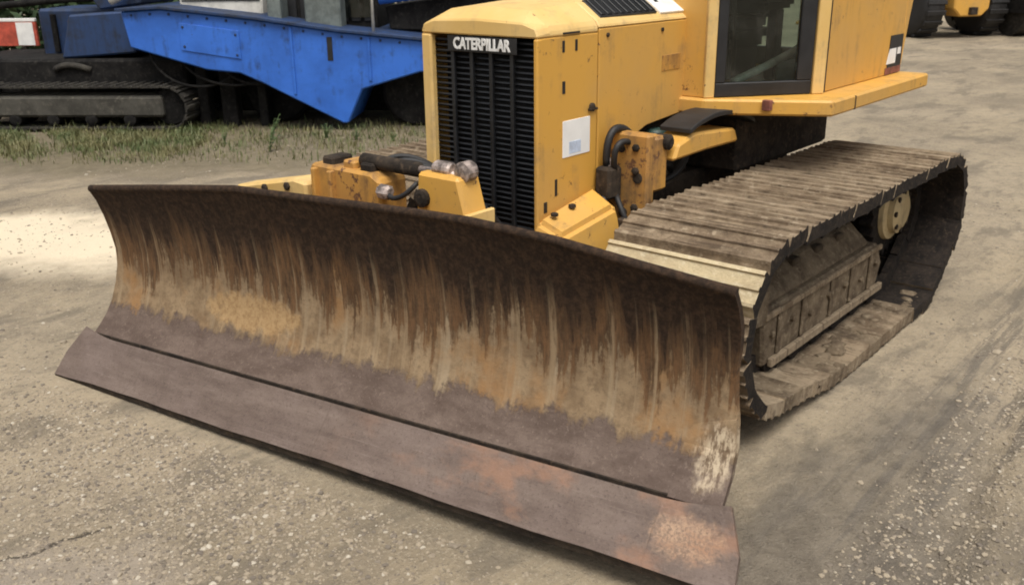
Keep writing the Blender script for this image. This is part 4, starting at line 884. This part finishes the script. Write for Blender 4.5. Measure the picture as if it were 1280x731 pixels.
# ------------------------------------------------------------------ yellow wheel loader far behind on the right
WL = empty('wheel_loader', (-21.72, -4.09, 0), (0, 0, _yaw - R(90) + R(14))); tag(WL, 'yellow wheel loader with big black tyres parked far across the yard', 'loader')
def wheel(parent, x, y, r=.66, wd=.26):
    t = lathe('wheel', RUBBER, parent, [(r * .55, -wd), (r * .86, -wd), (r, -wd * .72), (r, wd * .72), (r * .86, wd), (r * .55, wd)], (x, y, r), 'X', 30, True)
    lathe('rim', YEL, t, [(r * .2, -wd * .9), (r * .54, -wd * .9), (r * .54, wd * .9), (r * .2, wd * .9)], (x, y, r), 'X', 24)
    for k in range(18):
        a_ = 2 * math.pi * k / 18; bm = bmesh.new(); bm_box(bm, -wd * .9, wd * .9, -.05, .05, r - .03, r + .022, Matrix.Translation((x, y, r)) @ Matrix.Rotation(a_, 4, 'X')); fin_bm('lug', bm, RUBBER, t, .008)
for (x, y) in ((-.98, 0), (.62, 0), (-.98, 2.6), (.62, 2.6)): wheel(WL, x, y)
ct = xz_prism('counterweight', YEL, WL, [(-.62, .62), (-.45, .46), (.10, .46), (.28, .62), (.30, 1.35), (-.64, 1.35)], -.75, .1, .03)
box('tow_hitch', DARKST, ct, -.25, -.08, -.85, -.74, .50, .66, .01); box('grille', BLACK, ct, -.5, .16, -.76, -.748, .85, 1.25, .004)
box('engine_cover', YEL, WL, -.62, .28, .11, 1.5, .75, 1.9, .04); box('axle', UNDER, WL, -.98, .62, -.12, .12, .50, .72, .02); box('axle', UNDER, WL, -.98, .62, 2.48, 2.72, .50, .72, .02)
box('chassis', UNDER, WL, -.5, .15, .1, 3.0, .52, .80, .02)
lcab = box('cab_base', YEL, WL, -.68, .34, 1.51, 2.3, .81, 1.6, .03); box('cab_glass', GLASS, lcab, -.64, .30, 1.55, 2.26, 1.61, 2.6, 0); box('cab_roof', YEL, lcab, -.70, .36, 1.48, 2.34, 2.61, 2.75, .03)
for x in (-.98, .62): box('fender', YEL, WL, x - .28, x + .28, -.6, .6, 1.36, 1.42, .015)
bk_ = yz_prism('bucket', YEL, WL, [(3.5, .05), (4.5, .02), (4.5, .08), (3.75, .3), (3.6, .95), (3.5, .95)], -1.4, 1.05, .01); box('lift_arm', YEL, WL, -.35, -.2, 2.3, 3.55, .55, .85, .02); box('lift_arm', YEL, WL, -.15, .0, 2.3, 3.55, .55, .85, .02)
# dark roller next to it
RL = empty('roller', (-22.75, -2.66, 0), (0, 0, _yaw - R(90) + R(6))); tag(RL, 'dark grey site roller drum standing right of the yellow wheel loader', 'roller')
lathe('drum', UNDER2, RL, [(.2, -.62), (.62, -.60), (.62, .60), (.2, .62)], (0, 0, .62), 'X', 36); box('drum_frame', UNDER, RL, -.72, -.64, -.75, .75, .5, .82, .02); box('drum_frame', UNDER, RL, .64, .72, -.75, .75, .5, .82, .02)
box('drum_frame', UNDER, RL, -.72, .72, .76, .9, .5, .9, .02); box('body', UNDER, RL, -.6, .6, .91, 2.3, .55, 1.5, .04); lathe('wheel', RUBBER, RL, [(.2, -.2), (.55, -.2), (.6, -.1), (.6, .1), (.55, .2), (.2, .2)], (-.55, 2.0, .6), 'X', 28, True); lathe('wheel', RUBBER, RL, [(.2, -.2), (.55, -.2), (.6, -.1), (.6, .1), (.55, .2), (.2, .2)], (.55, 2.0, .6), 'X', 28, True)
